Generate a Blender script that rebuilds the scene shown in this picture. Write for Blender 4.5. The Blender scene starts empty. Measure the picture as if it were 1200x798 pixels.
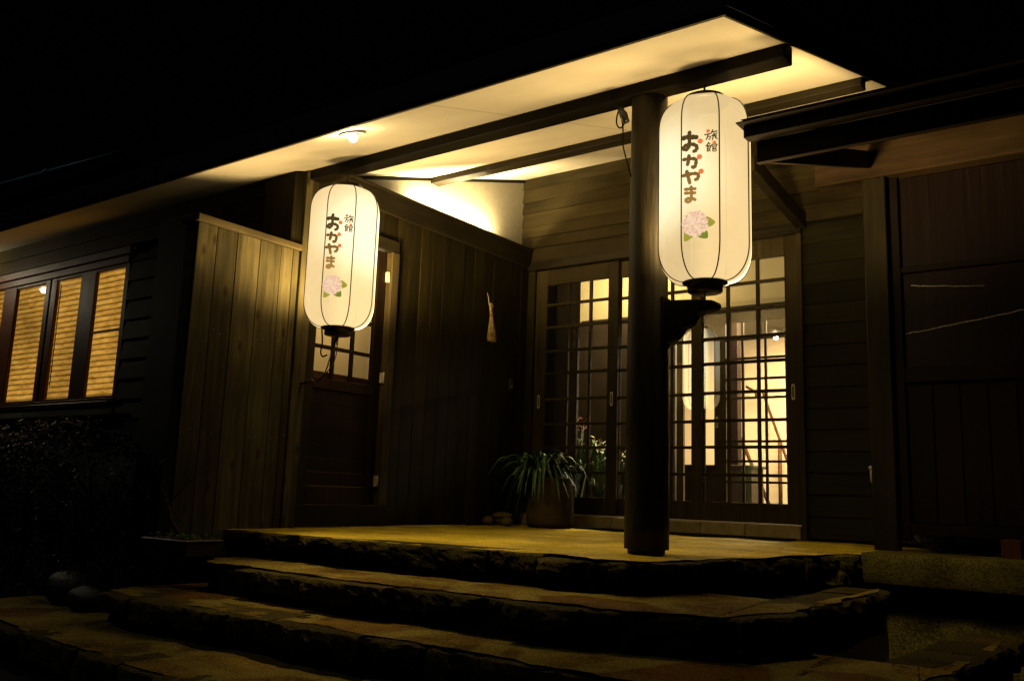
import bpy, bmesh, math, random
from mathutils import Vector, Matrix, noise
R = math.radians
rng = random.Random(7)
scene = bpy.context.scene
COL = scene.collection

# ------------------------------------------------------------------ helpers
class MB:
    """collects shapes and links them as ONE mesh; every shape may carry its own tone"""
    def __init__(s): s.v = []; s.f = []; s.t = []; s.sm = []
    def add(s, vs, fs, tone=None, smooth=False):
        o = len(s.v); tone = rng.random() if tone is None else tone
        s.v += [tuple(p) for p in vs]; s.t += [tone] * len(vs)
        s.f += [tuple(i + o for i in f) for f in fs]; s.sm += [smooth] * len(fs)
    def box(s, x0, x1, y0, y1, z0, z1, tone=None):
        s.add([(x0,y0,z0),(x1,y0,z0),(x1,y1,z0),(x0,y1,z0),(x0,y0,z1),(x1,y0,z1),(x1,y1,z1),(x0,y1,z1)],
              [(0,3,2,1),(4,5,6,7),(0,1,5,4),(1,2,6,5),(2,3,7,6),(3,0,4,7)], tone)
    def hexa(s, p, tone=None):
        s.add(p, [(0,3,2,1),(4,5,6,7),(0,1,5,4),(1,2,6,5),(2,3,7,6),(3,0,4,7)], tone)
    def prism(s, pts, off, tone=None):
        n = len(pts); off = Vector(off); a = [Vector(p) for p in pts]; b = [p + off for p in a]
        s.add(a + b, [tuple(reversed(range(n))), tuple(range(n, 2*n))] + [(i, (i+1) % n, n + (i+1) % n, n + i) for i in range(n)], tone)
    def tube(s, pts, rad, n=8, tone=None, caps=True):
        pts = [Vector(p) for p in pts]; m = len(pts)
        rads = rad if isinstance(rad, (list, tuple)) else [rad] * m
        vs = []; up = Vector((0.13, 0.21, 1)).normalized(); prev = None
        for i, p in enumerate(pts):
            d = (pts[min(i+1, m-1)] - pts[max(i-1, 0)])
            d = d.normalized() if d.length > 1e-9 else Vector((0,0,1))
            if prev is None:
                a = d.cross(up)
                if a.length < .05: a = d.cross(Vector((1,0,0)))
            else: a = prev - d * prev.dot(d)
            a.normalize(); prev = a; b = d.cross(a)
            for k in range(n):
                t = 2*math.pi*k/n; vs.append(p + (a*math.cos(t) + b*math.sin(t)) * rads[i])
        fs = [(i*n+k, i*n+(k+1) % n, (i+1)*n+(k+1) % n, (i+1)*n+k) for i in range(m-1) for k in range(n)]
        if caps: fs += [tuple(reversed(range(n))), tuple(range((m-1)*n, m*n))]
        s.add(vs, fs, tone, True)
    def lathe(s, prof, c=(0,0,0), n=48, tone=None, caps=True, wob=None):
        vs = []; m = len(prof)
        for i, (r, z) in enumerate(prof):
            for k in range(n):
                t = 2*math.pi*k/n; rr = r * (wob(t, z) if wob else 1)
                vs.append((c[0] + rr*math.cos(t), c[1] + rr*math.sin(t), c[2] + z))
        fs = [(i*n+k, i*n+(k+1) % n, (i+1)*n+(k+1) % n, (i+1)*n+k) for i in range(m-1) for k in range(n)]
        if caps: fs += [tuple(reversed(range(n))), tuple(range((m-1)*n, m*n))]
        s.add(vs, fs, tone, True)
    def build(s, name, mat, parent=None, bevel=0, seg=1):
        me = bpy.data.meshes.new(name); me.from_pydata(s.v, [], s.f); me.update()
        at = me.attributes.new('tone', 'FLOAT', 'POINT')
        at.data.foreach_set('value', s.t)
        me.polygons.foreach_set('use_smooth', s.sm)
        me.materials.append(mat)
        o = bpy.data.objects.new(name, me); COL.objects.link(o)
        if parent is not None: o.parent = parent
        if bevel:
            m = o.modifiers.new('bevel', 'BEVEL'); m.width = bevel; m.segments = seg; m.limit_method = 'ANGLE'; m.angle_limit = R(40)
        return o

def empty(name, loc=(0,0,0), rz=0):
    o = bpy.data.objects.new(name, None); COL.objects.link(o); o.location = loc; o.rotation_euler = (0,0,rz); o.empty_display_size = .1
    return o
def tag(o, label, cat, group=None, kind=None):
    o['label'] = label
    if cat: o['category'] = cat
    if group: o['group'] = group
    if kind: o['kind'] = kind
    return o
def structure(o, label): o['kind'] = 'structure'; o['label'] = label; o['category'] = 'ground'; return o
def copy_tree(o, parent=None):
    c = o.copy(); COL.objects.link(c); c.parent = parent
    for ch in list(o.children): copy_tree(ch, c)
    return c
def catmull(pts, n=6):
    P = [Vector(p) for p in pts]; out = []
    for i in range(len(P)-1):
        a, b, c, d = P[max(i-1,0)], P[i], P[i+1], P[min(i+2, len(P)-1)]
        for k in range(n):
            t = k/n
            out.append(.5*((2*b) + (c-a)*t + (2*a-5*b+4*c-d)*t*t + (3*b-a-3*c+d)*t**3))
    out.append(P[-1]); return out

# ------------------------------------------------------------------ materials
def newmat(name):
    m = bpy.data.materials.new(name); m.use_nodes = True; nt = m.node_tree; nt.nodes.clear()
    return m, nt, nt.nodes, nt.links
def N(nt, typ, **kw):
    n = nt.nodes.new(typ)
    for k, v in kw.items():
        if k in n.inputs: n.inputs[k].default_value = v
        else: setattr(n, k, v)
    return n
def ramp(nt, stops, interp='LINEAR'):
    n = nt.nodes.new('ShaderNodeValToRGB'); cr = n.color_ramp; cr.interpolation = interp
    while len(cr.elements) < len(stops): cr.elements.new(.5)
    for e, (p, c) in zip(cr.elements, stops):
        e.position = p; e.color = (*c, 1) if len(c) == 3 else c
    return n
def principled(nt, rough=.6, spec=.3):
    p = nt.nodes.new('ShaderNodeBsdfPrincipled'); p.inputs['Roughness'].default_value = rough
    p.inputs['Specular IOR Level'].default_value = spec
    o = nt.nodes.new('ShaderNodeOutputMaterial'); nt.links.new(p.outputs[0], o.inputs[0]); return p

def wood(name, dark, light, axis='Z', rough=.6, spec=.08, knots=0.0, grain=1.0, bump=.25, vary=.35):
    m, nt, nd, L = newmat(name); p = principled(nt, rough, spec)
    tc = N(nt, 'ShaderNodeTexCoord'); at = N(nt, 'ShaderNodeAttribute', attribute_name='tone')
    off = N(nt, 'ShaderNodeVectorMath', operation='SCALE'); off.inputs[0].default_value = (13.7, 7.3, 5.1)
    L.new(at.outputs['Fac'], off.inputs['Scale'])
    add = N(nt, 'ShaderNodeVectorMath', operation='ADD'); L.new(tc.outputs['Object'], add.inputs[0]); L.new(off.outputs[0], add.inputs[1])
    # slow warp so that the grain wanders
    wn = N(nt, 'ShaderNodeTexNoise', Scale=2.2, Detail=2.0); L.new(add.outputs[0], wn.inputs['Vector'])
    wsub = N(nt, 'ShaderNodeVectorMath', operation='SUBTRACT'); L.new(wn.outputs['Color'], wsub.inputs[0]); wsub.inputs[1].default_value = (.5,.5,.5)
    wsc = N(nt, 'ShaderNodeVectorMath', operation='SCALE'); L.new(wsub.outputs[0], wsc.inputs[0]); wsc.inputs['Scale'].default_value = .05
    wad = N(nt, 'ShaderNodeVectorMath', operation='ADD'); L.new(add.outputs[0], wad.inputs[0]); L.new(wsc.outputs[0], wad.inputs[1])
    k = {'X': (1.3,30,30), 'Y': (30,1.3,30), 'Z': (30,30,1.3)}[axis]
    mp = N(nt, 'ShaderNodeMapping'); mp.inputs['Scale'].default_value = [q*grain for q in k]; L.new(wad.outputs[0], mp.inputs[0])
    n1 = N(nt, 'ShaderNodeTexNoise', Scale=1.0, Detail=8.0, Roughness=.65); L.new(mp.outputs[0], n1.inputs['Vector'])
    n2 = N(nt, 'ShaderNodeTexNoise', Scale=1.7, Detail=4.0); L.new(add.outputs[0], n2.inputs['Vector'])
    cr = ramp(nt, [(.28, dark), (.72, light)]); L.new(n1.outputs['Fac'], cr.inputs[0])
    # board-to-board and blotchy weathering
    mr = N(nt, 'ShaderNodeMapRange'); mr.inputs['To Min'].default_value = 1-vary; mr.inputs['To Max'].default_value = 1+vary
    L.new(at.outputs['Fac'], mr.inputs['Value'])
    mr2 = N(nt, 'ShaderNodeMapRange'); mr2.inputs['From Min'].default_value = .3; mr2.inputs['From Max'].default_value = .7
    mr2.inputs['To Min'].default_value = .55; mr2.inputs['To Max'].default_value = 1.35; L.new(n2.outputs['Fac'], mr2.inputs['Value'])
    mul = N(nt, 'ShaderNodeMath', operation='MULTIPLY'); L.new(mr.outputs[0], mul.inputs[0]); L.new(mr2.outputs[0], mul.inputs[1])
    vm = N(nt, 'ShaderNodeVectorMath', operation='SCALE'); L.new(cr.outputs[0], vm.inputs[0]); L.new(mul.outputs[0], vm.inputs['Scale'])
    colout = vm.outputs[0]
    if knots:
        ks = N(nt, 'ShaderNodeSeparateXYZ'); L.new(add.outputs[0], ks.inputs[0])
        ku = N(nt, 'ShaderNodeMath', operation='ADD'); L.new(ks.outputs['X'], ku.inputs[0]); L.new(ks.outputs['Y'], ku.inputs[1])
        kx = N(nt, 'ShaderNodeMath', operation='MULTIPLY'); L.new(ku.outputs[0], kx.inputs[0]); kx.inputs[1].default_value = 5.0
        kz = N(nt, 'ShaderNodeMath', operation='MULTIPLY'); L.new(ks.outputs['Z'], kz.inputs[0]); kz.inputs[1].default_value = 2.1
        kc = N(nt, 'ShaderNodeCombineXYZ'); L.new(kx.outputs[0], kc.inputs[0]); L.new(kz.outputs[0], kc.inputs[1])
        vo = N(nt, 'ShaderNodeTexVoronoi', voronoi_dimensions='2D', Scale=1.0); L.new(kc.outputs[0], vo.inputs['Vector'])
        kr = ramp(nt, [(0, (.4,.34,.28)), (.035, (.6,.54,.46)), (.06, (.9,.86,.78)), (.11, (1.4,1.33,1.15)), (.3, (1,1,1))]); L.new(vo.outputs['Distance'], kr.inputs[0])
        mx = N(nt, 'ShaderNodeMix', data_type='RGBA', blend_type='MULTIPLY'); mx.inputs['Factor'].default_value = knots
        L.new(colout, mx.inputs[6]); L.new(kr.outputs[0], mx.inputs[7]); colout = mx.outputs[2]
    L.new(colout, p.inputs['Base Color'])
    bp = N(nt, 'ShaderNodeBump', Strength=bump, Distance=.004); L.new(n1.outputs['Fac'], bp.inputs['Height']); L.new(bp.outputs[0], p.inputs['Normal'])
    rr = N(nt, 'ShaderNodeMapRange'); rr.inputs['To Min'].default_value = rough-.12; rr.inputs['To Max'].default_value = rough+.15
    L.new(n1.outputs['Fac'], rr.inputs['Value']); L.new(rr.outputs[0], p.inputs['Roughness'])
    return m

def plain(name, col, rough=.6, spec=.3, var=.25, scale=8, bump=.1, metallic=0, dist=.004, detail=5.0):
    m, nt, nd, L = newmat(name); p = principled(nt, rough, spec); p.inputs['Metallic'].default_value = metallic
    tc = N(nt, 'ShaderNodeTexCoord'); n = N(nt, 'ShaderNodeTexNoise', Scale=scale, Detail=detail); L.new(tc.outputs['Object'], n.inputs['Vector'])
    at = N(nt, 'ShaderNodeAttribute', attribute_name='tone')
    cr = ramp(nt, [(.3, [c*(1-var) for c in col]), (.7, [c*(1+var) for c in col])]); L.new(n.outputs['Fac'], cr.inputs[0])
    mr = N(nt, 'ShaderNodeMapRange'); mr.inputs['To Min'].default_value = 1-var*.8; mr.inputs['To Max'].default_value = 1+var*.8; L.new(at.outputs['Fac'], mr.inputs['Value'])
    vm = N(nt, 'ShaderNodeVectorMath', operation='SCALE'); L.new(cr.outputs[0], vm.inputs[0]); L.new(mr.outputs[0], vm.inputs['Scale'])
    L.new(vm.outputs[0], p.inputs['Base Color'])
    if bump:
        b = N(nt, 'ShaderNodeBump', Strength=bump, Distance=dist); L.new(n.outputs['Fac'], b.inputs['Height']); L.new(b.outputs[0], p.inputs['Normal'])
    return m

def rock(name, c1, c2, seams=0.0, rough=.75, scale=1.0, bump=.6, spec=.06, yscale=1.0, grit=.65):
    m, nt, nd, L = newmat(name); p = principled(nt, rough, spec)
    tc = N(nt, 'ShaderNodeTexCoord'); at = N(nt, 'ShaderNodeAttribute', attribute_name='tone')
    n1 = N(nt, 'ShaderNodeTexNoise', Scale=3.0*scale, Detail=8.0, Roughness=.65); L.new(tc.outputs['Object'], n1.inputs['Vector'])
    n2 = N(nt, 'ShaderNodeTexNoise', Scale=60*scale, Detail=5.0, Roughness=.75); L.new(tc.outputs['Object'], n2.inputs['Vector'])
    mm = N(nt, 'ShaderNodeMath', operation='MULTIPLY_ADD'); L.new(n2.outputs['Fac'], mm.inputs[0]); mm.inputs[1].default_value = .95; L.new(n1.outputs['Fac'], mm.inputs[2])
    cr = ramp(nt, [(.72, c1), (1.22, c2)]); L.new(mm.outputs[0], cr.inputs[0])
    mr = N(nt, 'ShaderNodeMapRange'); mr.inputs['To Min'].default_value = .55; mr.inputs['To Max'].default_value = 1.3; L.new(at.outputs['Fac'], mr.inputs['Value'])
    vm = N(nt, 'ShaderNodeVectorMath', operation='SCALE'); L.new(cr.outputs[0], vm.inputs[0]); L.new(mr.outputs[0], vm.inputs['Scale'])
    col = vm.outputs[0]; h = mm.outputs[0]
    if seams:
        mp = N(nt, 'ShaderNodeMapping'); mp.inputs['Scale'].default_value = (2.1, 2.1*yscale, 2.1); 
        wn = N(nt, 'ShaderNodeTexNoise', Scale=2.5, Detail=3.0); L.new(tc.outputs['Object'], wn.inputs['Vector'])
        mxv = N(nt, 'ShaderNodeMix', data_type='RGBA'); mxv.inputs['Factor'].default_value = .12; L.new(tc.outputs['Object'], mxv.inputs[6]); L.new(wn.outputs['Color'], mxv.inputs[7])
        L.new(mxv.outputs[2], mp.inputs[0])
        vo = N(nt, 'ShaderNodeTexVoronoi', feature='DISTANCE_TO_EDGE', Scale=1.0); L.new(mp.outputs[0], vo.inputs['Vector'])
        vc = N(nt, 'ShaderNodeTexVoronoi', Scale=1.0); L.new(mp.outputs[0], vc.inputs['Vector'])
        hs = N(nt, 'ShaderNodeSeparateColor'); L.new(vc.outputs['Color'], hs.inputs[0])
        # each flag its own tint
        tint = ramp(nt, [(0, (.45,.28,.20)), (.3, (.62,.50,.38)), (.55, (.8,.73,.56)), (.8, (.55,.44,.34)), (1, (.7,.64,.5))]); L.new(hs.outputs[0], tint.inputs[0])
        mt = N(nt, 'ShaderNodeMix', data_type='RGBA', blend_type='MULTIPLY'); mt.inputs['Factor'].default_value = seams
        L.new(col, mt.inputs[6]); L.new(tint.outputs[0], mt.inputs[7])
        er = ramp(nt, [(0, (1,1,1)), (.07, (1,1,1)), (.12, (0,0,0))]); L.new(vo.outputs['Distance'], er.inputs[0])
        me_ = N(nt, 'ShaderNodeMix', data_type='RGBA'); L.new(er.outputs[0], me_.inputs['Factor']); L.new(mt.outputs[2], me_.inputs[6]); me_.inputs[7].default_value = (c2[0]*.72, c2[1]*.72, c2[2]*.62, 1)
        col = me_.outputs[2]
        hm = N(nt, 'ShaderNodeMath', operation='MULTIPLY_ADD'); L.new(er.outputs[0], hm.inputs[0]); hm.inputs[1].default_value = -.5; L.new(mm.outputs[0], hm.inputs[2]); h = hm.outputs[0]
    gr = N(nt, 'ShaderNodeTexNoise', Scale=95*scale, Detail=3.0, Roughness=.8); L.new(tc.outputs['Object'], gr.inputs['Vector'])
    gm = N(nt, 'ShaderNodeMapRange'); gm.inputs['From Min'].default_value = .34; gm.inputs['From Max'].default_value = .66; gm.inputs['To Min'].default_value = 1-grit; gm.inputs['To Max'].default_value = 1+grit; L.new(gr.outputs['Fac'], gm.inputs['Value'])
    st = N(nt, 'ShaderNodeTexNoise', Scale=1.6, Detail=7.0, Roughness=.7); L.new(tc.outputs['Object'], st.inputs['Vector'])
    sm = N(nt, 'ShaderNodeMapRange'); sm.inputs['From Min'].default_value = .35; sm.inputs['From Max'].default_value = .62; sm.inputs['To Min'].default_value = .55; sm.inputs['To Max'].default_value = 1.15; L.new(st.outputs['Fac'], sm.inputs['Value'])
    gx = N(nt, 'ShaderNodeMath', operation='MULTIPLY'); L.new(gm.outputs[0], gx.inputs[0]); L.new(sm.outputs[0], gx.inputs[1])
    gv = N(nt, 'ShaderNodeVectorMath', operation='SCALE'); L.new(col, gv.inputs[0]); L.new(gx.outputs[0], gv.inputs['Scale']); col = gv.outputs[0]
    L.new(col, p.inputs['Base Color'])
    b = N(nt, 'ShaderNodeBump', Strength=bump, Distance=.02); L.new(h, b.inputs['Height']); L.new(b.outputs[0], p.inputs['Normal'])
    return m

def emit(name, col, strength=1.0):
    m, nt, nd, L = newmat(name); e = N(nt, 'ShaderNodeEmission'); e.inputs[0].default_value = (*col, 1); e.inputs[1].default_value = strength
    o = N(nt, 'ShaderNodeOutputMaterial'); L.new(e.outputs[0], o.inputs[0]); return m
def glass_mat(name, refl=.2, tint=(1,1,1), rough=0.0, k=1.0):
    m, nt, nd, L = newmat(name)
    t = N(nt, 'ShaderNodeBsdfTransparent'); t.inputs[0].default_value = (*tint, 1)
    g = N(nt, 'ShaderNodeBsdfGlossy'); g.inputs['Roughness'].default_value = rough
    lw = N(nt, 'ShaderNodeFresnel'); lw.inputs['IOR'].default_value = 1.5
    ma = N(nt, 'ShaderNodeMath', operation='MULTIPLY_ADD'); L.new(lw.outputs[0], ma.inputs[0]); ma.inputs[1].default_value = k; ma.inputs[2].default_value = refl; ma.use_clamp = True
    mx = N(nt, 'ShaderNodeMixShader'); L.new(ma.outputs[0], mx.inputs[0]); L.new(t.outputs[0], mx.inputs[1]); L.new(g.outputs[0], mx.inputs[2])
    o = N(nt, 'ShaderNodeOutputMaterial'); L.new(mx.outputs[0], o.inputs[0]); return m
def paper_mat(name, gain=1.0, hot=(.10,-.18,.47)):
    """lantern paper: emission with a painted hot spot; back half boosted for the door reflection"""
    m, nt, nd, L = newmat(name)
    tc = N(nt, 'ShaderNodeTexCoord')
    # distance to the painted hot spot, local space
    ds = N(nt, 'ShaderNodeVectorMath', operation='DISTANCE'); L.new(tc.outputs['Object'], ds.inputs[0]); ds.inputs[1].default_value = hot
    gl = N(nt, 'ShaderNodeMapRange'); gl.interpolation_type = 'SMOOTHERSTEP'; gl.inputs['From Min'].default_value = .08; gl.inputs['From Max'].default_value = .42
    gl.inputs['To Min'].default_value = 1; gl.inputs['To Max'].default_value = 0; L.new(ds.outputs['Value'], gl.inputs['Value'])
    hv = N(nt, 'ShaderNodeVectorMath', operation='MULTIPLY'); L.new(tc.outputs['Object'], hv.inputs[0]); hv.inputs[1].default_value = (1,1,0)
    hn = N(nt, 'ShaderNodeVectorMath', operation='NORMALIZE'); L.new(hv.outputs[0], hn.inputs[0])
    db = N(nt, 'ShaderNodeVectorMath', operation='DOT_PRODUCT'); L.new(hn.outputs[0], db.inputs[0]); db.inputs[1].default_value = (math.cos(R(139)), math.sin(R(139)), 0)
    gb = N(nt, 'ShaderNodeMapRange'); gb.interpolation_type = 'SMOOTHSTEP'; gb.inputs['From Min'].default_value = .46; gb.inputs['From Max'].default_value = .80
    gb.inputs['To Min'].default_value = 0; gb.inputs['To Max'].default_value = 1; L.new(db.outputs['Value'], gb.inputs['Value'])
    fib = N(nt, 'ShaderNodeTexNoise', Scale=22, Detail=6.0); L.new(tc.outputs['Object'], fib.inputs['Vector'])
    fm = N(nt, 'ShaderNodeMapRange'); fm.inputs['To Min'].default_value = .93; fm.inputs['To Max'].default_value = 1.06; L.new(fib.outputs['Fac'], fm.inputs['Value'])
    st = N(nt, 'ShaderNodeMath', operation='MULTIPLY_ADD'); L.new(gl.outputs[0], st.inputs[0]); st.inputs[1].default_value = PAPER_HOT; st.inputs[2].default_value = PAPER*gain
    s2 = N(nt, 'ShaderNodeMath', operation='MULTIPLY_ADD'); L.new(gb.outputs[0], s2.inputs[0]); s2.inputs[1].default_value = PAPER_BACK; L.new(st.outputs[0], s2.inputs[2])  # extra emission on the back half brightens its reflection in the doors
    s3 = N(nt, 'ShaderNodeMath', operation='MULTIPLY'); L.new(s2.outputs[0], s3.inputs[0]); L.new(fm.outputs[0], s3.inputs[1])
    cm = ramp(nt, [(0, (1.0,.72,.335)), (1, (1.0,.88,.55))]); L.new(gl.outputs[0], cm.inputs[0])
    e = N(nt, 'ShaderNodeEmission'); L.new(cm.outputs[0], e.inputs[0]); L.new(s3.outputs[0], e.inputs[1])
    t = N(nt, 'ShaderNodeBsdfTransparent'); t.inputs[0].default_value = (1,.92,.74,1)
    sp = N(nt, 'ShaderNodeSeparateXYZ'); L.new(tc.outputs['Object'], sp.inputs[0])
    tz = N(nt, 'ShaderNodeMapRange'); tz.interpolation_type = 'SMOOTHSTEP'; tz.inputs['From Min'].default_value = .24; tz.inputs['From Max'].default_value = .74
    tz.inputs['To Min'].default_value = PAPER_T; tz.inputs['To Max'].default_value = .020; L.new(sp.outputs['Z'], tz.inputs['Value'])
    tb = N(nt, 'ShaderNodeMath', operation='MULTIPLY_ADD'); L.new(gb.outputs[0], tb.inputs[0]); tb.inputs[1].default_value = 3.2; tb.inputs[2].default_value = 1.0  # back half passes more bulb light, to brighten the rear soffit
    tm = N(nt, 'ShaderNodeMath', operation='MULTIPLY'); L.new(tz.outputs[0], tm.inputs[0]); L.new(tb.outputs[0], tm.inputs[1])
    mx = N(nt, 'ShaderNodeMixShader'); L.new(tm.outputs[0], mx.inputs[0]); L.new(e.outputs[0], mx.inputs[1]); L.new(t.outputs[0], mx.inputs[2])
    o = N(nt, 'ShaderNodeOutputMaterial'); L.new(mx.outputs[0], o.inputs[0]); return m
def ink_mat(name):
    m, nt, nd, L = newmat(name); tc = N(nt, 'ShaderNodeTexCoord'); sp = N(nt, 'ShaderNodeSeparateXYZ'); L.new(tc.outputs['Object'], sp.inputs[0])
    mr = N(nt, 'ShaderNodeMapRange'); mr.inputs['From Min'].default_value = .33; mr.inputs['From Max'].default_value = .62; L.new(sp.outputs['Z'], mr.inputs['Value'])
    cr = ramp(nt, [(0, (.40,.21,.045)), (.5, (.21,.11,.024)), (1, (.085,.05,.016))]); L.new(mr.outputs[0], cr.inputs[0])
    e = N(nt, 'ShaderNodeEmission'); L.new(cr.outputs[0], e.inputs[0]); o = N(nt, 'ShaderNodeOutputMaterial'); L.new(e.outputs[0], o.inputs[0]); return m  # emission gives the ink the lantern glow that shines through it
def soffit_mat():
    m, nt, nd, L = newmat('painted_soffit_board'); p = principled(nt, .7, .2)
    tc = N(nt, 'ShaderNodeTexCoord'); sp = N(nt, 'ShaderNodeSeparateXYZ'); L.new(tc.outputs['Object'], sp.inputs[0])
    n = N(nt, 'ShaderNodeTexNoise', Scale=3.0, Detail=6.0); L.new(tc.outputs['Object'], n.inputs['Vector'])
    cr = ramp(nt, [(.3, (.70,.60,.42)), (.7, (.80,.70,.50))]); L.new(n.outputs['Fac'], cr.inputs[0])
    # joints every 0.91 m along the eave
    md = N(nt, 'ShaderNodeMath', operation='PINGPONG'); ad = N(nt, 'ShaderNodeMath', operation='ADD'); L.new(sp.outputs['X'], ad.inputs[0]); ad.inputs[1].default_value = 20.16
    L.new(ad.outputs[0], md.inputs[0]); md.inputs[1].default_value = .91
    jr = ramp(nt, [(0, (.72,.70,.66)), (.004, (.72,.70,.66)), (.006, (1,1,1))]); L.new(md.outputs[0], jr.inputs[0])
    sv = N(nt, 'ShaderNodeTexNoise', Scale=55.0, Detail=3.0); L.new(tc.outputs['Object'], sv.inputs['Vector'])
    sr = ramp(nt, [(.22, (.55,.5,.45)), (.30, (1,1,1))]); L.new(sv.outputs['Fac'], sr.inputs[0])
    m1 = N(nt, 'ShaderNodeMix', data_type='RGBA', blend_type='MULTIPLY'); m1.inputs['Factor'].default_value = 1; L.new(cr.outputs[0], m1.inputs[6]); L.new(jr.outputs[0], m1.inputs[7])
    m2 = N(nt, 'ShaderNodeMix', data_type='RGBA', blend_type='MULTIPLY'); m2.inputs['Factor'].default_value = 1; L.new(m1.outputs[2], m2.inputs[6]); L.new(sr.outputs[0], m2.inputs[7])
    L.new(m2.outputs[2], p.inputs['Base Color'])
    b = N(nt, 'ShaderNodeBump', Strength=.15, Distance=.01); L.new(n.outputs['Fac'], b.inputs['Height']); L.new(b.outputs[0], p.inputs['Normal']); return m
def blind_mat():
    m, nt, nd, L = newmat('glowing_bamboo_blind'); tc = N(nt, 'ShaderNodeTexCoord')
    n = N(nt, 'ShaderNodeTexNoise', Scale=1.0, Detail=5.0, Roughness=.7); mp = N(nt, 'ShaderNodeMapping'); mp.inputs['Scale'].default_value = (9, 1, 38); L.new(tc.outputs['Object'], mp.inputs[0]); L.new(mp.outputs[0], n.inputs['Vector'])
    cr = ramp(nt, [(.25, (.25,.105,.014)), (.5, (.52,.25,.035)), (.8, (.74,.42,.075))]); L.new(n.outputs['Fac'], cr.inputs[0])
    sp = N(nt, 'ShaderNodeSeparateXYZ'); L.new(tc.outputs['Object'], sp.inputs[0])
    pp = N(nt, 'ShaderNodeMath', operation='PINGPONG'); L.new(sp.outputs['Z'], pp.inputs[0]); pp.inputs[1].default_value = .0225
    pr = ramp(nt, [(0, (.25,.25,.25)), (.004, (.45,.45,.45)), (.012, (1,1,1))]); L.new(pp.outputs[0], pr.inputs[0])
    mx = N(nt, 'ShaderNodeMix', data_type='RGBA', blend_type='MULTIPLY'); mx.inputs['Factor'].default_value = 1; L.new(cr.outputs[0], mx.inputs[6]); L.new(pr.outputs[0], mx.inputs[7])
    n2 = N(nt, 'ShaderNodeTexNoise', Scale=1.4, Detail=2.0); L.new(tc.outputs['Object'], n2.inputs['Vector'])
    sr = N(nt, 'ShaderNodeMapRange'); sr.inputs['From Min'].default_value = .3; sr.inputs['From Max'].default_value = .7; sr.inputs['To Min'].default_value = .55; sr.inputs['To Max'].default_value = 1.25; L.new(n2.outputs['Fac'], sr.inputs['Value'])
    e = N(nt, 'ShaderNodeEmission'); L.new(mx.outputs[2], e.inputs[0]); L.new(sr.outputs[0], e.inputs[1]); o = N(nt, 'ShaderNodeOutputMaterial'); L.new(e.outputs[0], o.inputs[0]); return m  # emission stands for room light coming through the blind
def screen_mat():
    """dark clear-coated board with fine vertical reeding"""
    m, nt, nd, L = newmat('reeded_dark_panel'); p = principled(nt, .45, .06); tc = N(nt, 'ShaderNodeTexCoord')
    mp = N(nt, 'ShaderNodeMapping'); mp.inputs['Scale'].default_value = (90, 1, 1.2); L.new(tc.outputs['Object'], mp.inputs[0])
    n = N(nt, 'ShaderNodeTexNoise', Scale=1.0, Detail=6.0, Roughness=.7); L.new(mp.outputs[0], n.inputs['Vector'])
    cr = ramp(nt, [(.3, (.005,.0025,.002)), (.62, (.012,.0065,.005)), (.78, (.04,.024,.018))]); L.new(n.outputs['Fac'], cr.inputs[0]); L.new(cr.outputs[0], p.inputs['Base Color'])
    b = N(nt, 'ShaderNodeBump', Strength=.3, Distance=.003); L.new(n.outputs['Fac'], b.inputs['Height']); L.new(b.outputs[0], p.inputs['Normal']); return m

PAPER, PAPER_HOT, PAPER_BACK, PAPER_T = .78, .42, 4.8, .05
M = {}
M['dark_z'] = wood('dark_stained_wood_upright', (.010,.0075,.0022), (.032,.024,.0075), 'Z', knots=.5, vary=.18)
M['dark_x'] = wood('dark_stained_wood_lengthwise', (.012,.009,.004), (.034,.026,.011), 'X', rough=.5)
M['dark_y'] = wood('dark_stained_wood_crosswise', (.012,.009,.004), (.034,.026,.011), 'Y', rough=.5)
M['post'] = wood('dark_log', (.008,.006,.002), (.055,.041,.017), 'Z', rough=.5, spec=.25, grain=.8, bump=1.0, knots=.6)
M['weather_z'] = wood('weathered_cedar_board', (.038,.030,.010), (.15,.119,.050), 'Z', rough=.7, knots=.9, vary=.35)
M['weather_y'] = wood('weathered_cedar_cap', (.09,.065,.025), (.20,.15,.062), 'Y', rough=.6)
M['post_z'] = wood('dark_square_post', (.010,.007,.002), (.03,.022,.007), 'Z', rough=.6, knots=.5)
M['trim_z'] = wood('brown_door_trim', (.028,.02,.007), (.07,.052,.02), 'Z', rough=.6, knots=.6)
M['beam_x'] = wood('brown_right_beam', (.022,.013,.005), (.065,.038,.015), 'X', rough=.55, grain=.6)
M['siding'] = wood('dark_lap_siding', (.009,.0072,.0022), (.023,.019,.006), 'X', vary=.2)
M['siding_up'] = wood('dark_upper_siding', (.020,.0145,.005), (.050,.037,.013), 'X', vary=.15)
M['siding_left'] = wood('grey_lap_siding', (.05,.055,.04), (.11,.12,.09), 'X', rough=.7)
M['door'] = wood('dark_red_brown_door', (.012,.0062,.003), (.030,.016,.007), 'Z', rough=.5)
M['deck'] = plain('black_canopy_deck', (.006,.004,.002), .8, .05, .2, 6, .05)
M['canopy_x'] = wood('near_black_canopy_wood', (.005,.003,.0015), (.014,.009,.004), 'X')
M['canopy_y'] = wood('near_black_canopy_rafter', (.005,.003,.0015), (.014,.009,.004), 'Y')
M['lattice'] = wood('dark_lattice_wood', (.030,.022,.008), (.075,.055,.021), 'Z', rough=.5)
M['inner'] = wood('dark_inner_post', (.012,.006,.003), (.03,.015,.007), 'Z')
M['window'] = wood('red_brown_window_frame', (.05,.016,.006), (.10,.034,.012), 'Z', rough=.5, spec=.15)
M['soffit'] = soffit_mat()
M['plaster'] = plain('cream_plaster', (.72,.62,.40), .8, .1, .06, 30, .15)
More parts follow.
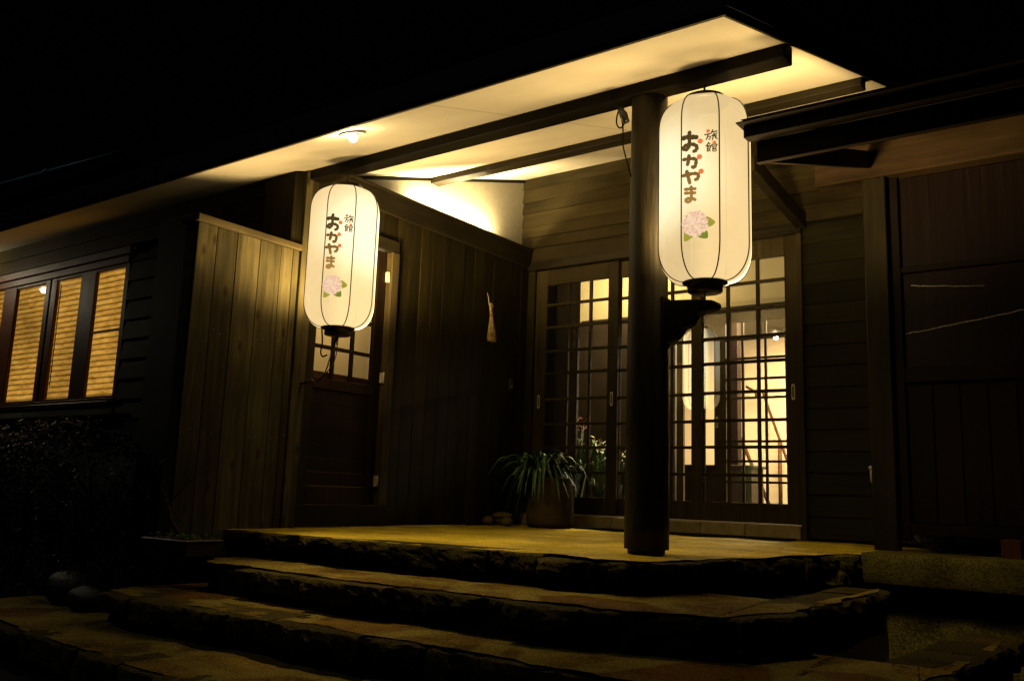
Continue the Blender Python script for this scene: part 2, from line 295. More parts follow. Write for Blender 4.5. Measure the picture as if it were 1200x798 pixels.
M['black'] = plain('black_lacquered_metal', (.012,.010,.009), .35, .5, .2, 20, 0)
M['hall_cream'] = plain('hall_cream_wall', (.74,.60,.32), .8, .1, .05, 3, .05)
M['foot'] = wood('red_brown_foot', (.05,.02,.008), (.09,.035,.012), 'Z')
M['cable'] = plain('black_cable', (.004,.004,.003), .6, .1, .1, 20, 0)
M['metal'] = plain('brushed_metal_pull', (.66,.54,.33), .4, .4, .15, 60, .05)
M['roof'] = plain('dark_metal_roof', (.012,.012,.012), .7, .2, .2, 6, .05)
M['gutter'] = plain('cyan_lit_gutter', (.22,.62,.72), .4, .5, .2, 6, .05)  # cyan light falling on the gutter is put into its colour
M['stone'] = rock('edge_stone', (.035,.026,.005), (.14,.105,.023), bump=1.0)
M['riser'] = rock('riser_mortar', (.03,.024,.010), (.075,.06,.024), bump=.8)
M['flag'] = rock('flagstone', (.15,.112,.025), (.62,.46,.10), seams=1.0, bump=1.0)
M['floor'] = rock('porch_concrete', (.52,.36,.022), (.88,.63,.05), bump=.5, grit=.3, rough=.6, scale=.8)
M['thresh'] = plain('cast_threshold', (.30,.23,.09), .7, .2, .25, 14, .3)
M['slab'] = rock('mossy_concrete', (.07,.06,.013), (.30,.255,.06), bump=.7)
M['ground'] = rock('dark_ground', (.010,.009,.007), (.03,.026,.02), bump=.6)
M['mat'] = plain('black_rubber_mat', (.012,.012,.010), .9, .1, .4, 90, 1.0, dist=.01)
M['glass'] = glass_mat('door_glass', .16)
M['winglass'] = glass_mat('window_glass', .0, rough=.04, k=.4)
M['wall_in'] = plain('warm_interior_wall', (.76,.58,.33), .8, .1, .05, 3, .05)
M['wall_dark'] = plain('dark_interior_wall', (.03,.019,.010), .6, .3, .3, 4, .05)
M['floor_in'] = plain('polished_interior_floor', (.05,.03,.015), .25, .5, .3, 4, .05)
M['rail'] = wood('brown_handrail', (.05,.02,.007), (.11,.045,.015), 'X', rough=.4)
M['blind'] = blind_mat()
M['screen'] = screen_mat()
M['screen_low'] = wood('near_black_panel_board', (.004,.002,.001), (.012,.006,.003), 'Z')
M['paper'] = paper_mat('lantern_paper')
M['paper2'] = paper_mat('brighter_lantern_paper', 1.2, (.10,.12,.58))
M['ink'] = ink_mat('brown_lantern_ink')
M['orange'] = emit('orange_ink', (.85,.20,.06), 1.0)  # these coloured inks emit too, standing for lantern light passing through
M['petal1'] = emit('pale_pink_ink', (.94,.68,.47), 1.0)
M['petal2'] = emit('deeper_pink_ink', (.82,.47,.34), 1.0)
M['leafink'] = emit('green_ink', (.36,.33,.035), 1.0)
M['leafink2'] = emit('darker_green_ink', (.20,.24,.03), 1.0)
M['bulb'] = emit('glowing_bulb', (1.0,.86,.55), 5)
M['tube'] = emit('glowing_tube', (1.0,.80,.44), 650)
M['white'] = plain('white_enamel', (.75,.68,.5), .4, .4, .05, 10, 0)
M['leaf'] = plain('long_green_leaf', (.05,.12,.03), .4, .35, .55, 6, 0)
M['leaf_in'] = plain('bright_green_leaf', (.07,.14,.02), .4, .5, .5, 6, 0)
M['yellow'] = plain('yellow_green_petal', (.55,.5,.14), .5, .3, .3, 8, 0)
M['red'] = plain('red_petal', (.42,.07,.05), .5, .3, .4, 8, 0)
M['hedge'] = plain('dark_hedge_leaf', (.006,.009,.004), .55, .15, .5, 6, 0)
M['twig'] = plain('dark_bark', (.05,.03,.016), .8, .2, .3, 20, .3)
M['pot'] = rock('basket_pot', (.14,.092,.026), (.30,.20,.06), bump=.8, scale=2.5)
M['clay'] = plain('dark_bonsai_pot', (.014,.008,.005), .45, .3, .3, 12, .1)
M['straw'] = plain('straw', (.75,.52,.19), .7, .2, .35, 30, .3)
M['straw_dark'] = plain('dark_straw_band', (.30,.15,.03), .7, .2, .35, 30, .3)
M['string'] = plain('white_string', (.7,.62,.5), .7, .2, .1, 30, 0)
M['redtie'] = plain('red_tie', (.45,.16,.08), .7, .2, .1, 30, 0)
def bowl_mat():
    m, nt, nd, L = newmat('blue_white_porcelain'); p = principled(nt, .15, .6); tc = N(nt, 'ShaderNodeTexCoord')
    v = N(nt, 'ShaderNodeTexVoronoi', Scale=34); L.new(tc.outputs['Object'], v.inputs['Vector'])
    cr = ramp(nt, [(.25, (.5,.55,.62)), (.42, (.03,.06,.2))]); L.new(v.outputs['Distance'], cr.inputs[0]); L.new(cr.outputs[0], p.inputs['Base Color']); return m
M['bowl'] = bowl_mat()
M['boulder'] = rock('wet_boulder', (.006,.006,.006), (.022,.021,.02), rough=.35, bump=.5, spec=.3)
EAVE_W, BEAM_W, FAR_W, SIDE_W, ROOM_W, HALL_W, PLANT_W = 5.5, 72, 14, 14, 700, 90, 260
# ------------------------------------------------------------------ the inn building
def sz(y): return 3.0963 + .2948*y          # underside of the porch roof
inn = tag(empty('inn_building', (0,0,0)), 'single-storey dark timber inn with a cream soffit porch roof and lattice entrance doors', 'building')

# roof: soffit, roof skin, edge board
X0, X1, YF, YB = -9.0, 3.22, -3.37, .32
m = MB(); m.hexa([(X0,YF,sz(YF)),(X1,YF,sz(YF)),(X1,YB,sz(YB)),(X0,YB,sz(YB)),(X0,YF,sz(YF)+.018),(X1,YF,sz(YF)+.018),(X1,YB,sz(YB)+.018),(X0,YB,sz(YB)+.018)]); m.build('soffit', M['soffit'], inn)
m = MB(); m.hexa([(X0,YF-.03,sz(YF)+.012),(X1+.03,YF-.03,sz(YF)+.012),(X1+.03,YB,sz(YB)+.021),(X0,YB,sz(YB)+.021),(X0,YF-.03,sz(YF)+.13),(X1+.03,YF-.03,sz(YF)+.13),(X1+.03,YB,sz(YB)+.13),(X0,YB,sz(YB)+.13)])
m.build('roof', M['roof'], inn)
m = MB(); m.box(X0, X1+.012, YF-.016, YF-.002, sz(YF)-.012, sz(YF)+.03); m.hexa([(X1+.002,YF,sz(YF)-.012),(X1+.014,YF,sz(YF)-.012),(X1+.014,YB,sz(YB)-.012),(X1+.002,YB,sz(YB)-.012),(X1+.002,YF,sz(YF)+.03),(X1+.014,YF,sz(YF)+.03),(X1+.014,YB,sz(YB)+.03),(X1+.002,YB,sz(YB)+.03)])
m.build('edge_board', M['trim_z'], inn)
# upper storey far left with its gutter
m = MB(); m.box(-12,-3.6,-1.9,2,2.4,3.3); m.box(-12,-3.5,-1.95,2,3.30,3.33); m.build('upper_storey', M['deck'], inn)
m = MB(); m.tube([(-9,-2.03,3.62),(-6.05,-2.03,3.485),(-4.9,-2.03,3.43),(-3.45,-2.03,3.355)], .026, 8); m.tube([(-4.95,-2.03,3.435),(-4.85,-2.03,3.43)], .034, 8); m.build('gutter', M['gutter'], inn)
# beams under the soffit (front face, flush top against the soffit)
def beam(y0, y1, zb, x0, x1, name='beam'):
    m = MB(); m.hexa([(x0,y0,zb),(x1,y0,zb),(x1,y1,zb),(x0,y1,zb),(x0,y0,sz(y0)-.002),(x1,y0,sz(y0)-.002),(x1,y1,sz(y1)-.002),(x0,y1,sz(y1)-.002)]); return m.build(name, M['dark_x'], inn, .004)
beam(-2.635,-2.525,2.255,.021,3.205)
beam(-1.30,-1.20,2.665,-.115,3.2,'rafter')
# log post on its footing, bracket
m = MB(); px, py = 2.475, -2.54
m.lathe([(.105,.02),(.106,.15),(.1035,.19),(.103,.5),(.099,1.0),(.095,1.5),(.092,2.0),(.090,2.33)], (px,py,0), 40, .5, wob=lambda t,z: 1+.012*math.sin(3*t+z*2)+.008*math.sin(7*t-z*3)); m.lathe([(.088,0),(.088,.06)], (px,py,0), 32, .5)
m.build('log_post', M['post'], inn)
pts = [(2.555,1.197),(2.70,1.188),(2.815,1.174),(2.838,1.165),(2.845,1.15),(2.838,1.137),(2.815,1.129),(2.765,1.124),(2.738,1.112),(2.724,1.088),(2.712,1.070),(2.690,1.058),(2.668,1.050),(2.652,1.026),(2.630,1.005),(2.60,.992),(2.555,.985)]
m = MB(); m.prism([(x,py-.03,z) for x,z in pts], (0,.06,0)); m.box(2.54,2.575,py-.042,py+.042,.97,1.215); m.build('bracket', M['dark_x'], inn, .003)

# left wall of the porch (plane X = 0)
def vboards(m, ys, x_face, th, z0, z1, gap=.004, jit=.003):
    for a, b in zip(ys[:-1], ys[1:]):
        j = rng.uniform(-jit, jit); m.box(x_face-th+j, x_face+j, a+gap/2, b-gap/2, z0, z1)
m = MB(); ys = [-1.72+.1323*i for i in range(14)]; ys[-1] = -.004; vboards(m, ys, -.03, .02, .0, 2.25); m.box(-.075,-.053,-1.72,0,0,2.25,.2)
vboards(m, [-2.55,-2.42,-2.285,-2.15,-2.01,-1.87,-1.724], -.03, .02, 2.06, 2.25); m.box(-.075,-.053,-2.55,-1.724,2.06,2.25,.2); m.build('side_wall', M['dark_z'], inn, .002)
m = MB(); m.box(-.029,.0,-2.545,-.002,2.245,2.417,.6); m.box(-.018,.012,-2.545,-.002,2.40,2.417,.6); m.build('fascia', M['dark_y'], inn, .003)
m = MB(); m.prism([(-.15,-2.56,2.30),(-.15,.02,2.30),(-.15,.02,sz(.02)+.01),(-.15,-2.56,sz(-2.56)+.01)], (.03,0,0)); m.build('cream_wall', M['plaster'], inn)
m = MB(); m.box(-.119,-.03,-2.54,-.002,2.30,2.32); m.build('light_trough', M['dark_y'], inn)
m = MB(); m.hexa([(-.119,-2.1,sz(-2.1)-.028),(-.10,-2.1,sz(-2.1)-.028),(-.10,0,sz(0)-.028),(-.119,0,sz(0)-.028),(-.119,-2.1,sz(-2.1)-.003),(-.10,-2.1,sz(-2.1)-.003),(-.10,0,sz(0)-.003),(-.119,0,sz(0)-.003)]); m.build('cornice', M['dark_y'], inn)
# corner post between partition and door
m = MB(); m.box(-.10,.02,-2.655,-2.60,-.02,sz(-2.655)-.003,.7); m.box(-.10,.012,-2.597,-2.545,-.02,sz(-2.6)-.003,.3); m.build('corner_post', M['weather_z'], inn, .003)
# low partition of weathered boards
pt = MB(); yb = [-3.42,-3.285,-3.14,-2.97,-2.805,-2.709,-2.658]; vboards(pt, yb, .0, .022, -.12, 1.762); pt.box(-.12,-.028,-3.415,-2.66,-.12,1.76,.5)
part = pt.build('partition', M['weather_z'], inn, .002)
m = MB(); m.box(-.145,.028,-3.44,-2.657,1.763,1.803); m.build('cap_rail', M['weather_y'], part, .004)
m = MB()
for y in yb[:-1]:
    for z in (1.13, .55):
        for dy in (.03,.075):
            c = Vector((.004, y+dy, z+rng.uniform(-.02,.02))); m.lathe([(.0018,-.002),(.0026,0),(.0018,.002)], c, 8)
m.build('nail', M['metal'], part)['kind'] = 'stuff'

# side door in the left wall
sd = MB(); DX = -.045
sd.box(DX-.035,DX,-2.46,-2.428,.142,1.96); sd.box(DX-.035,DX,-1.893,-1.805,.142,1.96)                  # stiles
sd.box(DX-.035,DX,-2.428,-1.893,.142,.26); sd.box(DX-.035,DX,-2.428,-1.893,.90,.972); sd.box(DX-.035,DX,-2.428,-1.893,1.86,1.96)
door = sd.build('side_door', M['door'], inn, .003)
m = MB()
for i in range(7):
    z = .262 + i*.091; m.box(DX-.028,DX-.012+rng.uniform(-.001,.001),-2.427,-1.894,z,z+.0898)
m.build('lower_panel', M['door'], door)
m = MB()
for y in (-2.255,-2.082): m.box(DX-.03,DX-.006,y-.012,y+.012,.973,1.859)
for z in (1.185,1.41,1.635): m.box(DX-.031,DX-.005,-2.427,-1.894,z-.012,z+.012)
m.build('lattice', M['door'], door, .0015)
m = MB(); m.add([(DX-.018,-2.43,.97),(DX-.018,-1.89,.97),(DX-.018,-1.89,1.87),(DX-.018,-2.43,1.87)],[(0,1,2,3)]); m.build('pane', M['winglass'], door)
for z in (1.74,1.00,.27):
    m = MB(); m.box(-.044,-.02,-1.812,-1.797,z,z+.075); m.tube([(-.018,-1.80,z-.003),(-.018,-1.80,z+.078)], .006, 8); m.build('hinge', M['metal'], door)
m = MB(); m.box(-.09,.004,-1.795,-1.722,.142,1.965,.8); m.build('door_jamb', M['trim_z'], inn, .003)
m = MB(); m.box(-.09,-.002,-2.544,-1.722,1.968,2.055); m.build('door_head', M['dark_y'], inn, .003)
m = MB(); m.box(-.09,-.004,-2.544,-2.464,.142,1.965); m.build('door_jamb', M['dark_z'], inn, .003)
m = MB(); m.box(-.09,.010,-2.544,-1.722,0,.14); m.build('door_sill', M['door'], inn, .004)
# room behind the side door
m = MB(); m.box(-1.42,-1.40,-2.585,-.60,-.1,2.3); m.box(-1.4,-.16,-.62,-.60,-.1,2.3); m.box(-1.4,-.16,-2.60,-2.585,-.1,2.3); m.box(-1.4,-.16,-2.58,-.62,2.28,2.295); m.box(-1.4,-.1,-2.58,-.62,-.1,-.02); m.build('back_room', M['wall_in'], inn)
m = MB(); m.box(-.60,-.15,-2.5,-1.2,.98,1.03); m.build('shelf', M['rail'], inn)
m = MB(); m.box(-1.39,-1.375,-1.30,-1.27,.9,1.6); m.box(-1.39,-1.37,-2.0,-1.4,1.25,1.28); m.build('wall_batten', M['rail'], inn)

# main wall left of the porch (plane Y = -2.7)
def lap(m, x0, x1, z0, z1, y, pitch=.152, out=.022, th=.012, tone=None):
    z = z0
    while z < z1 - .01:
        zt = min(z+pitch, z1)
        m.hexa([(x0,y-out,z),(x1,y-out,z),(x1,y-out+th,z),(x0,y-out+th,z),(x0,y-.004,zt+.012),(x1,y-.004,zt+.012),(x1,y,zt+.012),(x0,y,zt+.012)], tone); z += pitch
m = MB(); lap(m,-1.90,-1.42,.70,1.99,-2.70); m.box(-9,-.06,-2.715,-2.70,-.58,.70); lap(m,-9,-1.942,.70,.82,-2.70); lap(m,-9,-4.3,.82,2.2,-2.70); m.box(-9,-.06,-2.66,-2.60,-.58,.84); m.box(-1.94,-.06,-2.66,-2.60,.84,2.3)
m.build('lap_siding', M['siding_left'], inn)
m = MB(); lap(m,-9,-.32,2.06,2.30,-2.70,.115,.018); lap(m,-1.41,-.32,1.4,2.06,-2.70,.155,.02); m.box(-9,-.06,-2.66,-2.61,2.0,2.31); m.build('upper_siding', M['siding_up'], inn)
m = MB(); m.box(-.315,-.19,-2.735,-2.70,-.1,2.285); m.box(-.188,-.004,-2.735,-2.70,-.1,2.285); m.box(-.13,-.004,-2.70,-2.64,-.1,2.30); m.build('corner_board', M['dark_z'], inn, .003)
m = MB(); m.box(-1.415,-.75,-2.80,-2.735,-.58,2.16); m.build('shutter_box', M['roof'], inn, .004)
# window with bamboo blinds
wf = MB(); Y = -2.70
wf.box(-4.6,-1.905,Y-.03,Y+.03,1.918,1.975); wf.box(-4.6,-1.905,Y-.03,Y+.03,.835,.868)               # head, bottom rail
for a, b in ((-1.965,-1.905),(-2.61,-2.385),(-3.185,-3.11),(-3.085,-3.0),(-3.93,-3.70)): wf.box(a,b,Y-.014,Y+.02,.868,1.918)
wf.box(-2.385,-1.965,Y-.010,Y+.006,1.39,1.408)
for a, b in ((-3.70,-3.185),(-3.0,-2.61),(-2.385,-1.965)):
    wf.box(a,b,Y-.012,Y+.016,1.893,1.917); wf.box(a,b,Y-.012,Y+.016,.869,.888)
win = wf.build('window', M['window'], inn, .004)
for a, b in ((-4.6,-3.93),(-3.70,-3.185),(-3.0,-2.61),(-2.385,-1.965)):
    m = MB(); m.add([(a,Y-.004,.87),(b,Y-.004,.87),(b,Y-.004,1.91),(a,Y-.004,1.91)],[(0,1,2,3)]); m.build('pane', M['winglass'], win)
    m = MB(); z = .86; k = 0; vs = []
    while z < 1.93: vs += [(a-.02,Y+(.019 if k % 2 else .014),z),(b+.02,Y+(.019 if k % 2 else .014),z)]; z += .0225; k += 1
    m.add(vs, [(2*i,2*i+1,2*i+3,2*i+2) for i in range(k-1)]); m.build('blind', M['blind'], win)
m = MB(); m.box(-4.7,-1.87,Y-.10,Y-.05,.80,.834); m.build('sill', M['gutter'] if False else M['black'], win, .004)
m = MB(); m.tube([(-2.96+.004*math.sin(i*1.9),Y+.006,1.86-i*.02) for i in range(44)], .004, 6); m.build('pull_cord', M['cable'], win)
m = MB(); m.box(-4.8,-1.86,Y-.05,Y-.024,1.977,2.04); m.build('window_head', M['window'], inn, .004)

# entrance wall (plane Y = 0)
m = MB(); zs = [2.302,2.422,2.526,2.631,2.756,2.868,2.99,3.12]
for a, b in zip(zs[:-1], zs[1:]): m.hexa([(-.119,-.026,a),(3.6,-.026,a),(3.6,-.012,a),(-.119,-.012,a),(-.119,-.008,b+.006),(3.6,-.008,b+.006),(3.6,.0,b+.006),(-.119,.0,b+.006)])
m.box(-.15,3.6,.004,.10,2.30,3.2); m.build('upper_wall', M['siding_up'], inn, .0015)
m = MB(); lap(m,2.425,6.5,.02,2.29,0,.1505,.02); m.box(2.425,6.5,.004,.10,0,2.3); m.build('wall_siding', M['siding'], inn)
m = MB(); m.box(-.02,2.425,-.055,.12,2.212,2.272); m.box(-.02,2.425,-.035,.12,2.274,2.30); m.build('lintel', M['dark_x'], inn, .003)
m = MB(); m.box(-.02,.055,-.04,.12,0,2.211); m.build('jamb', M['dark_z'], inn, .003)
m = MB(); m.box(2.388,2.424,-.05,.12,.0,2.211); m.build('jamb', M['lattice'], inn, .003)
m = MB()
for a, b in ((.0,.46),(.463,.885),(.888,1.30),(1.303,1.64),(1.643,1.985),(1.988,2.386)): m.box(a,b,-.075,.12,0,.094)
m.build('threshold', M['thresh'], inn, .006)
m = MB(); m.box(.056,2.387,-.03,.10,.0945,.103); m.build('door_track', M['metal'], inn)
RZ = [.444,.65,.848,1.06,1.285,1.478,1.689,1.89]
def sliding_door(x0, x1, y, gl, gr, mun, handles, z0=.104, name='sliding_door', th=.032):
    m = MB(); m.box(x0,gl,y-th/2,y+th/2,z0,2.205); m.box(gr,x1,y-th/2,y+th/2,z0,2.205); m.box(gl,gr,y-th/2,y+th/2,z0,.243); m.box(gl,gr,y-th/2,y+th/2,2.067,2.205)
    d = m.build(name, M['lattice'], inn, .003)
    m = MB()
    for x in mun: m.box(x-.012,x+.012,y-.012,y+.012,.243,2.067)
    for z in RZ: m.box(gl,gr,y-.0125,y+.0105,z-.0115,z+.0115)
    m.build('lattice', M['lattice'], d, .001)
    m = MB(); m.add([(gl,y+.011,.243),(gr,y+.011,.243),(gr,y+.011,2.067),(gl,y+.011,2.067)],[(0,1,2,3)]); m.build('pane', M['glass'], d)
    for hx in handles:
        m = MB(); pr = []
        for k in range(32):
            t = 2*math.pi*k/32; pr.append((hx+.013*math.copysign(abs(math.cos(t))**.5, math.cos(t)), z0+.94+.058*math.copysign(abs(math.sin(t))**.35, math.sin(t))))
        m.prism([(a,y-th/2-.003,b) for a, b in pr], (0,.004,0)); h = m.build('handle', M['metal'], d, .001)
        m = MB(); m.prism([(hx+(a-hx)*.45,y-th/2-.004,z0+.94+(b-z0-.94)*.72) for a, b in pr], (0,.003,0)); m.build('finger_slot', M['black'], h)
    return d
sliding_door(.058,.886,.0,.173,.79,(.39,.615),(.112,.835))
sliding_door(.80,1.63,.042,.886,1.535,(1.12,1.353),())
sliding_door(1.54,2.387,.0,1.625,2.285,(1.84,2.076),(2.336,))
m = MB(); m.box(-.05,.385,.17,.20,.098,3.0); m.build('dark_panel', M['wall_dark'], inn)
# hall behind the doors, inner lattice doors, lit room
m = MB(); m.box(-.87,2.75,.125,2.26,.05,.098); m.build('hall_floor', M['floor_in'], inn)
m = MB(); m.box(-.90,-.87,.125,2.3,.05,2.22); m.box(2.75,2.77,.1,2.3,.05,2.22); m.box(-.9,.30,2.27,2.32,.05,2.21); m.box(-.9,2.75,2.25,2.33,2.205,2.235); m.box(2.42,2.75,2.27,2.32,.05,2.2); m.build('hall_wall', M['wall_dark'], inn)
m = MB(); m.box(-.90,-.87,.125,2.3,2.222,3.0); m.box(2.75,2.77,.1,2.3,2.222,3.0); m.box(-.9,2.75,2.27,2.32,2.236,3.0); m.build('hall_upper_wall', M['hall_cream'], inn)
m = MB(); m.box(-.9,2.77,.125,2.32,3.0,3.03); m.build('hall_ceiling', M['hall_cream'], inn)
m = MB(); m.box(.32,.40,2.27,2.31,.1,2.2); m.build('inner_post', M['lattice'], inn, .003)
sliding_door(.741,1.60,2.29,.87,1.49,(1.05,1.29),(.772,),.104,'inner_door')
sliding_door(1.55,2.40,2.335,1.66,2.29,(1.87,2.09),(),.104,'inner_door')
m = MB(); m.box(-3,3.2,5.2,5.22,0,2.7); m.box(-3.02,-3,2.33,5.2,0,2.7); m.box(3.2,3.22,2.33,5.2,0,2.7); m.box(-3,3.2,2.33,5.2,2.5,2.52); m.build('lit_room', M['wall_in'], inn)
m = MB(); m.box(-3,3.2,2.33,5.2,.05,.12); m.build('room_floor', M['floor_in'], inn)
m = MB(); m.box(.40,.55,3.38,3.5,.12,2.5); m.build('inner_post', M['inner'], inn)
m = MB(); m.box(-.25,.95,2.75,3.1,.12,.60); m.box(-.27,.97,2.73,3.12,.60,.63); m.build('shoe_cabinet', M['wall_dark'], inn, .004)

# right-hand canopy: eave, verge, deck, beam, post, arm
cb = lambda y: 1.745 + .31*(y+2.70)
m = MB(); m.box(3.09,6.5,-2.70,-2.672,1.745,1.849); m.build('canopy_fascia', M['canopy_x'], inn, .003)
m = MB(); m.box(3.056,6.5,-2.76,-2.702,1.85,1.905); m.box(3.035,6.5,-2.80,-2.70,1.907,1.914); m.build('canopy_eave', M['canopy_x'], inn, .002)
m = MB(); m.hexa([(3.09,-2.668,cb(-2.668)),(3.118,-2.668,cb(-2.668)),(3.118,-.03,cb(-.03)),(3.09,-.03,cb(-.03)),(3.09,-2.668,cb(-2.668)+.11),(3.118,-2.668,cb(-2.668)+.11),(3.118,-.03,cb(-.03)+.11),(3.09,-.03,cb(-.03)+.11)]); m.build('verge_board', M['canopy_y'], inn, .003)
m = MB(); m.hexa([(3.06,-2.80,1.917),(6.5,-2.80,1.917),(6.5,-.03,cb(-.03)+.14),(3.06,-.03,cb(-.03)+.14),(3.06,-2.80,1.921),(6.5,-2.80,1.921),(6.5,-.03,cb(-.03)+.19),(3.06,-.03,cb(-.03)+.19)]); m.build('canopy_deck', M['deck'], inn)
m = MB(); m.box(2.765,6.5,-.80,-.68,2.272,2.50); m.build('canopy_beam', M['beam_x'], inn, .005)
m = MB(); m.box(3.058,3.192,-.80,-.69,.0,2.270); m.build('canopy_post', M['post_z'], inn, .005)
m = MB(); m.hexa([(2.39,-1.05,2.37),(2.46,-1.05,2.37),(2.46,-.03,2.245),(2.39,-.03,2.245),(2.39,-1.05,2.48),(2.46,-1.05,2.48),(2.46,-.03,2.36),(2.39,-.03,2.36)]); m.build('roof_arm', M['dark_y'], inn, .004)

# ------------------------------------------------------------------ right-hand screen
scr = tag(empty('wooden_screen', (3.9,-.7,0)), 'dark reeded panel screen standing right of the square porch post', 'screen')
def loc(o, root): o.matrix_parent_inverse = Matrix.Translation(-root.location); return o
m = MB(); m.box(3.194,3.25,-.735,-.675,.06,2.268); m.box(3.25,6.2,-.735,-.675,1.655,1.692); m.box(3.25,6.2,-.74,-.67,.985,1.075); m.box(3.25,6.2,-.735,-.675,.098,.165); loc(m.build('frame', M['screen_low'], scr, .003), scr)
m = MB(); m.box(3.252,6.2,-.70,-.685,1.077,1.653); m.box(3.252,6.2,-.70,-.685,1.694,2.262); loc(m.build('reeded_panel', M['screen'], scr), scr)
m = MB()
for i in range(20): m.box(3.252+.146*i,3.252+.146*i+.139,-.70,-.69,.167,.983)
loc(m.build('lower_panel', M['screen_low'], scr, .002), scr)
for x in (3.735, 5.2):
    m = MB(); m.box(x,x+.095,-.92,-.66,.0,.10); loc(m.build('foot', M['foot'], scr, .004), scr)
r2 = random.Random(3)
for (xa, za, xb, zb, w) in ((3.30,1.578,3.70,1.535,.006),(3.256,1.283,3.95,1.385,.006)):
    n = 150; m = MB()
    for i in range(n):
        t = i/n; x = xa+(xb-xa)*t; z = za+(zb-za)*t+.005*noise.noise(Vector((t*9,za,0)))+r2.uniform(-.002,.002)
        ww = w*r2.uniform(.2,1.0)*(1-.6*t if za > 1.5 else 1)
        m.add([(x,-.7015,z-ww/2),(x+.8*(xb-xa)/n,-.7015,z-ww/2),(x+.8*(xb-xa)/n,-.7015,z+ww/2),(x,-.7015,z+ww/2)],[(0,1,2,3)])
    loc(m.build('reflection_streak', M['string'], scr), scr)  # pale quads that paint reflected light streaks on the panel

# ------------------------------------------------------------------ ground, floor, steps
gm = MB(); gm.add([(-60,-60,-.60),(60,-60,-.60),(60,80,-.60),(-60,80,-.60)],[(0,1,2,3)]); structure(gm.build('ground', M['ground']), 'dark gravelly ground in front of the inn')

def nz(p, s, seed=0): return noise.noise(Vector((p[0]*s+seed*3.1, p[1]*s-seed*1.7, p[2]*s+seed)))
def rough_block(m, o, t, nrm, ln, dp, ht, seed, sub=(18,7,7), amp=.022):
    """one rock-faced kerb stone; o = outer front-left top corner, t along, nrm inward"""
    nx, ny, nzz = sub; idx = {}; vs = []; fs = []
    up = Vector((0,0,1))
    def vid(i,j,k):
        if (i,j,k) in idx: return idx[(i,j,k)]
        a, b, c = i/nx, j/ny, k/nzz
        # round the block a little
        ea = 1-abs(2*a-1)**6; 
        p = o + t*(a*ln) + nrm*(b*dp) - up*(c*ht)
        q = p*6.0
        d = Vector((noise.noise(q+Vector((seed,0,0))), noise.noise(q+Vector((0,seed+5,0))), noise.noise(q+Vector((0,0,seed+9)))))
        e = Vector((noise.noise(q*3.1), noise.noise(q*3.1+Vector((7,7,7))), noise.noise(q*3.1+Vector((3,1,8)))))
        amt = amp*(1.0 if (j < ny) else .3)
        topf = .10 if c == 0 else 1
        p = p + (t*d.x*.6 + nrm*(d.y*1.3 - .35*(1-abs(2*c-1))) )*amt + up*(d.z*amt*topf) + e*amt*.5*topf + Vector((noise.noise(q*9),noise.noise(q*9+Vector((4,2,1))),noise.noise(q*9+Vector((1,8,3)))*topf))*amt*.3
        if j == 0 and k == 0: p += nrm*.006 - up*(.004+.012*max(0,e.x))       # worn front arris
        if i in (0,nx) and j == 0: p += nrm*.008
        idx[(i,j,k)] = len(vs); vs.append(p); return idx[(i,j,k)]
    def face(f): fs.append(f)
    for i in range(nx):
        for j in range(ny):
            face((vid(i,j,0),vid(i+1,j,0),vid(i+1,j+1,0),vid(i,j+1,0))); face((vid(i,j,nzz),vid(i,j+1,nzz),vid(i+1,j+1,nzz),vid(i+1,j,nzz)))
    for i in range(nx):
        for k in range(nzz):
            face((vid(i,0,k),vid(i,0,k+1),vid(i+1,0,k+1),vid(i+1,0,k))); face((vid(i,ny,k),vid(i+1,ny,k),vid(i+1,ny,k+1),vid(i,ny,k+1)))
    for j in range(ny):
        for k in range(nzz):
            face((vid(0,j,k),vid(0,j+1,k),vid(0,j+1,k+1),vid(0,j,k+1))); face((vid(nx,j,k),vid(nx,j,k+1),vid(nx,j+1,k+1),vid(nx,j+1,k)))
    m.add(vs, fs, None, False)
def path_len(P): return sum((P[i+1]-P[i]).length for i in range(len(P)-1))
def at_path(P, s):
    for i in range(len(P)-1):
        L = (P[i+1]-P[i]).length
        if s <= L or i == len(P)-2:
            t = (P[i+1]-P[i]).normalized(); return P[i]+t*s, t
        s -= L
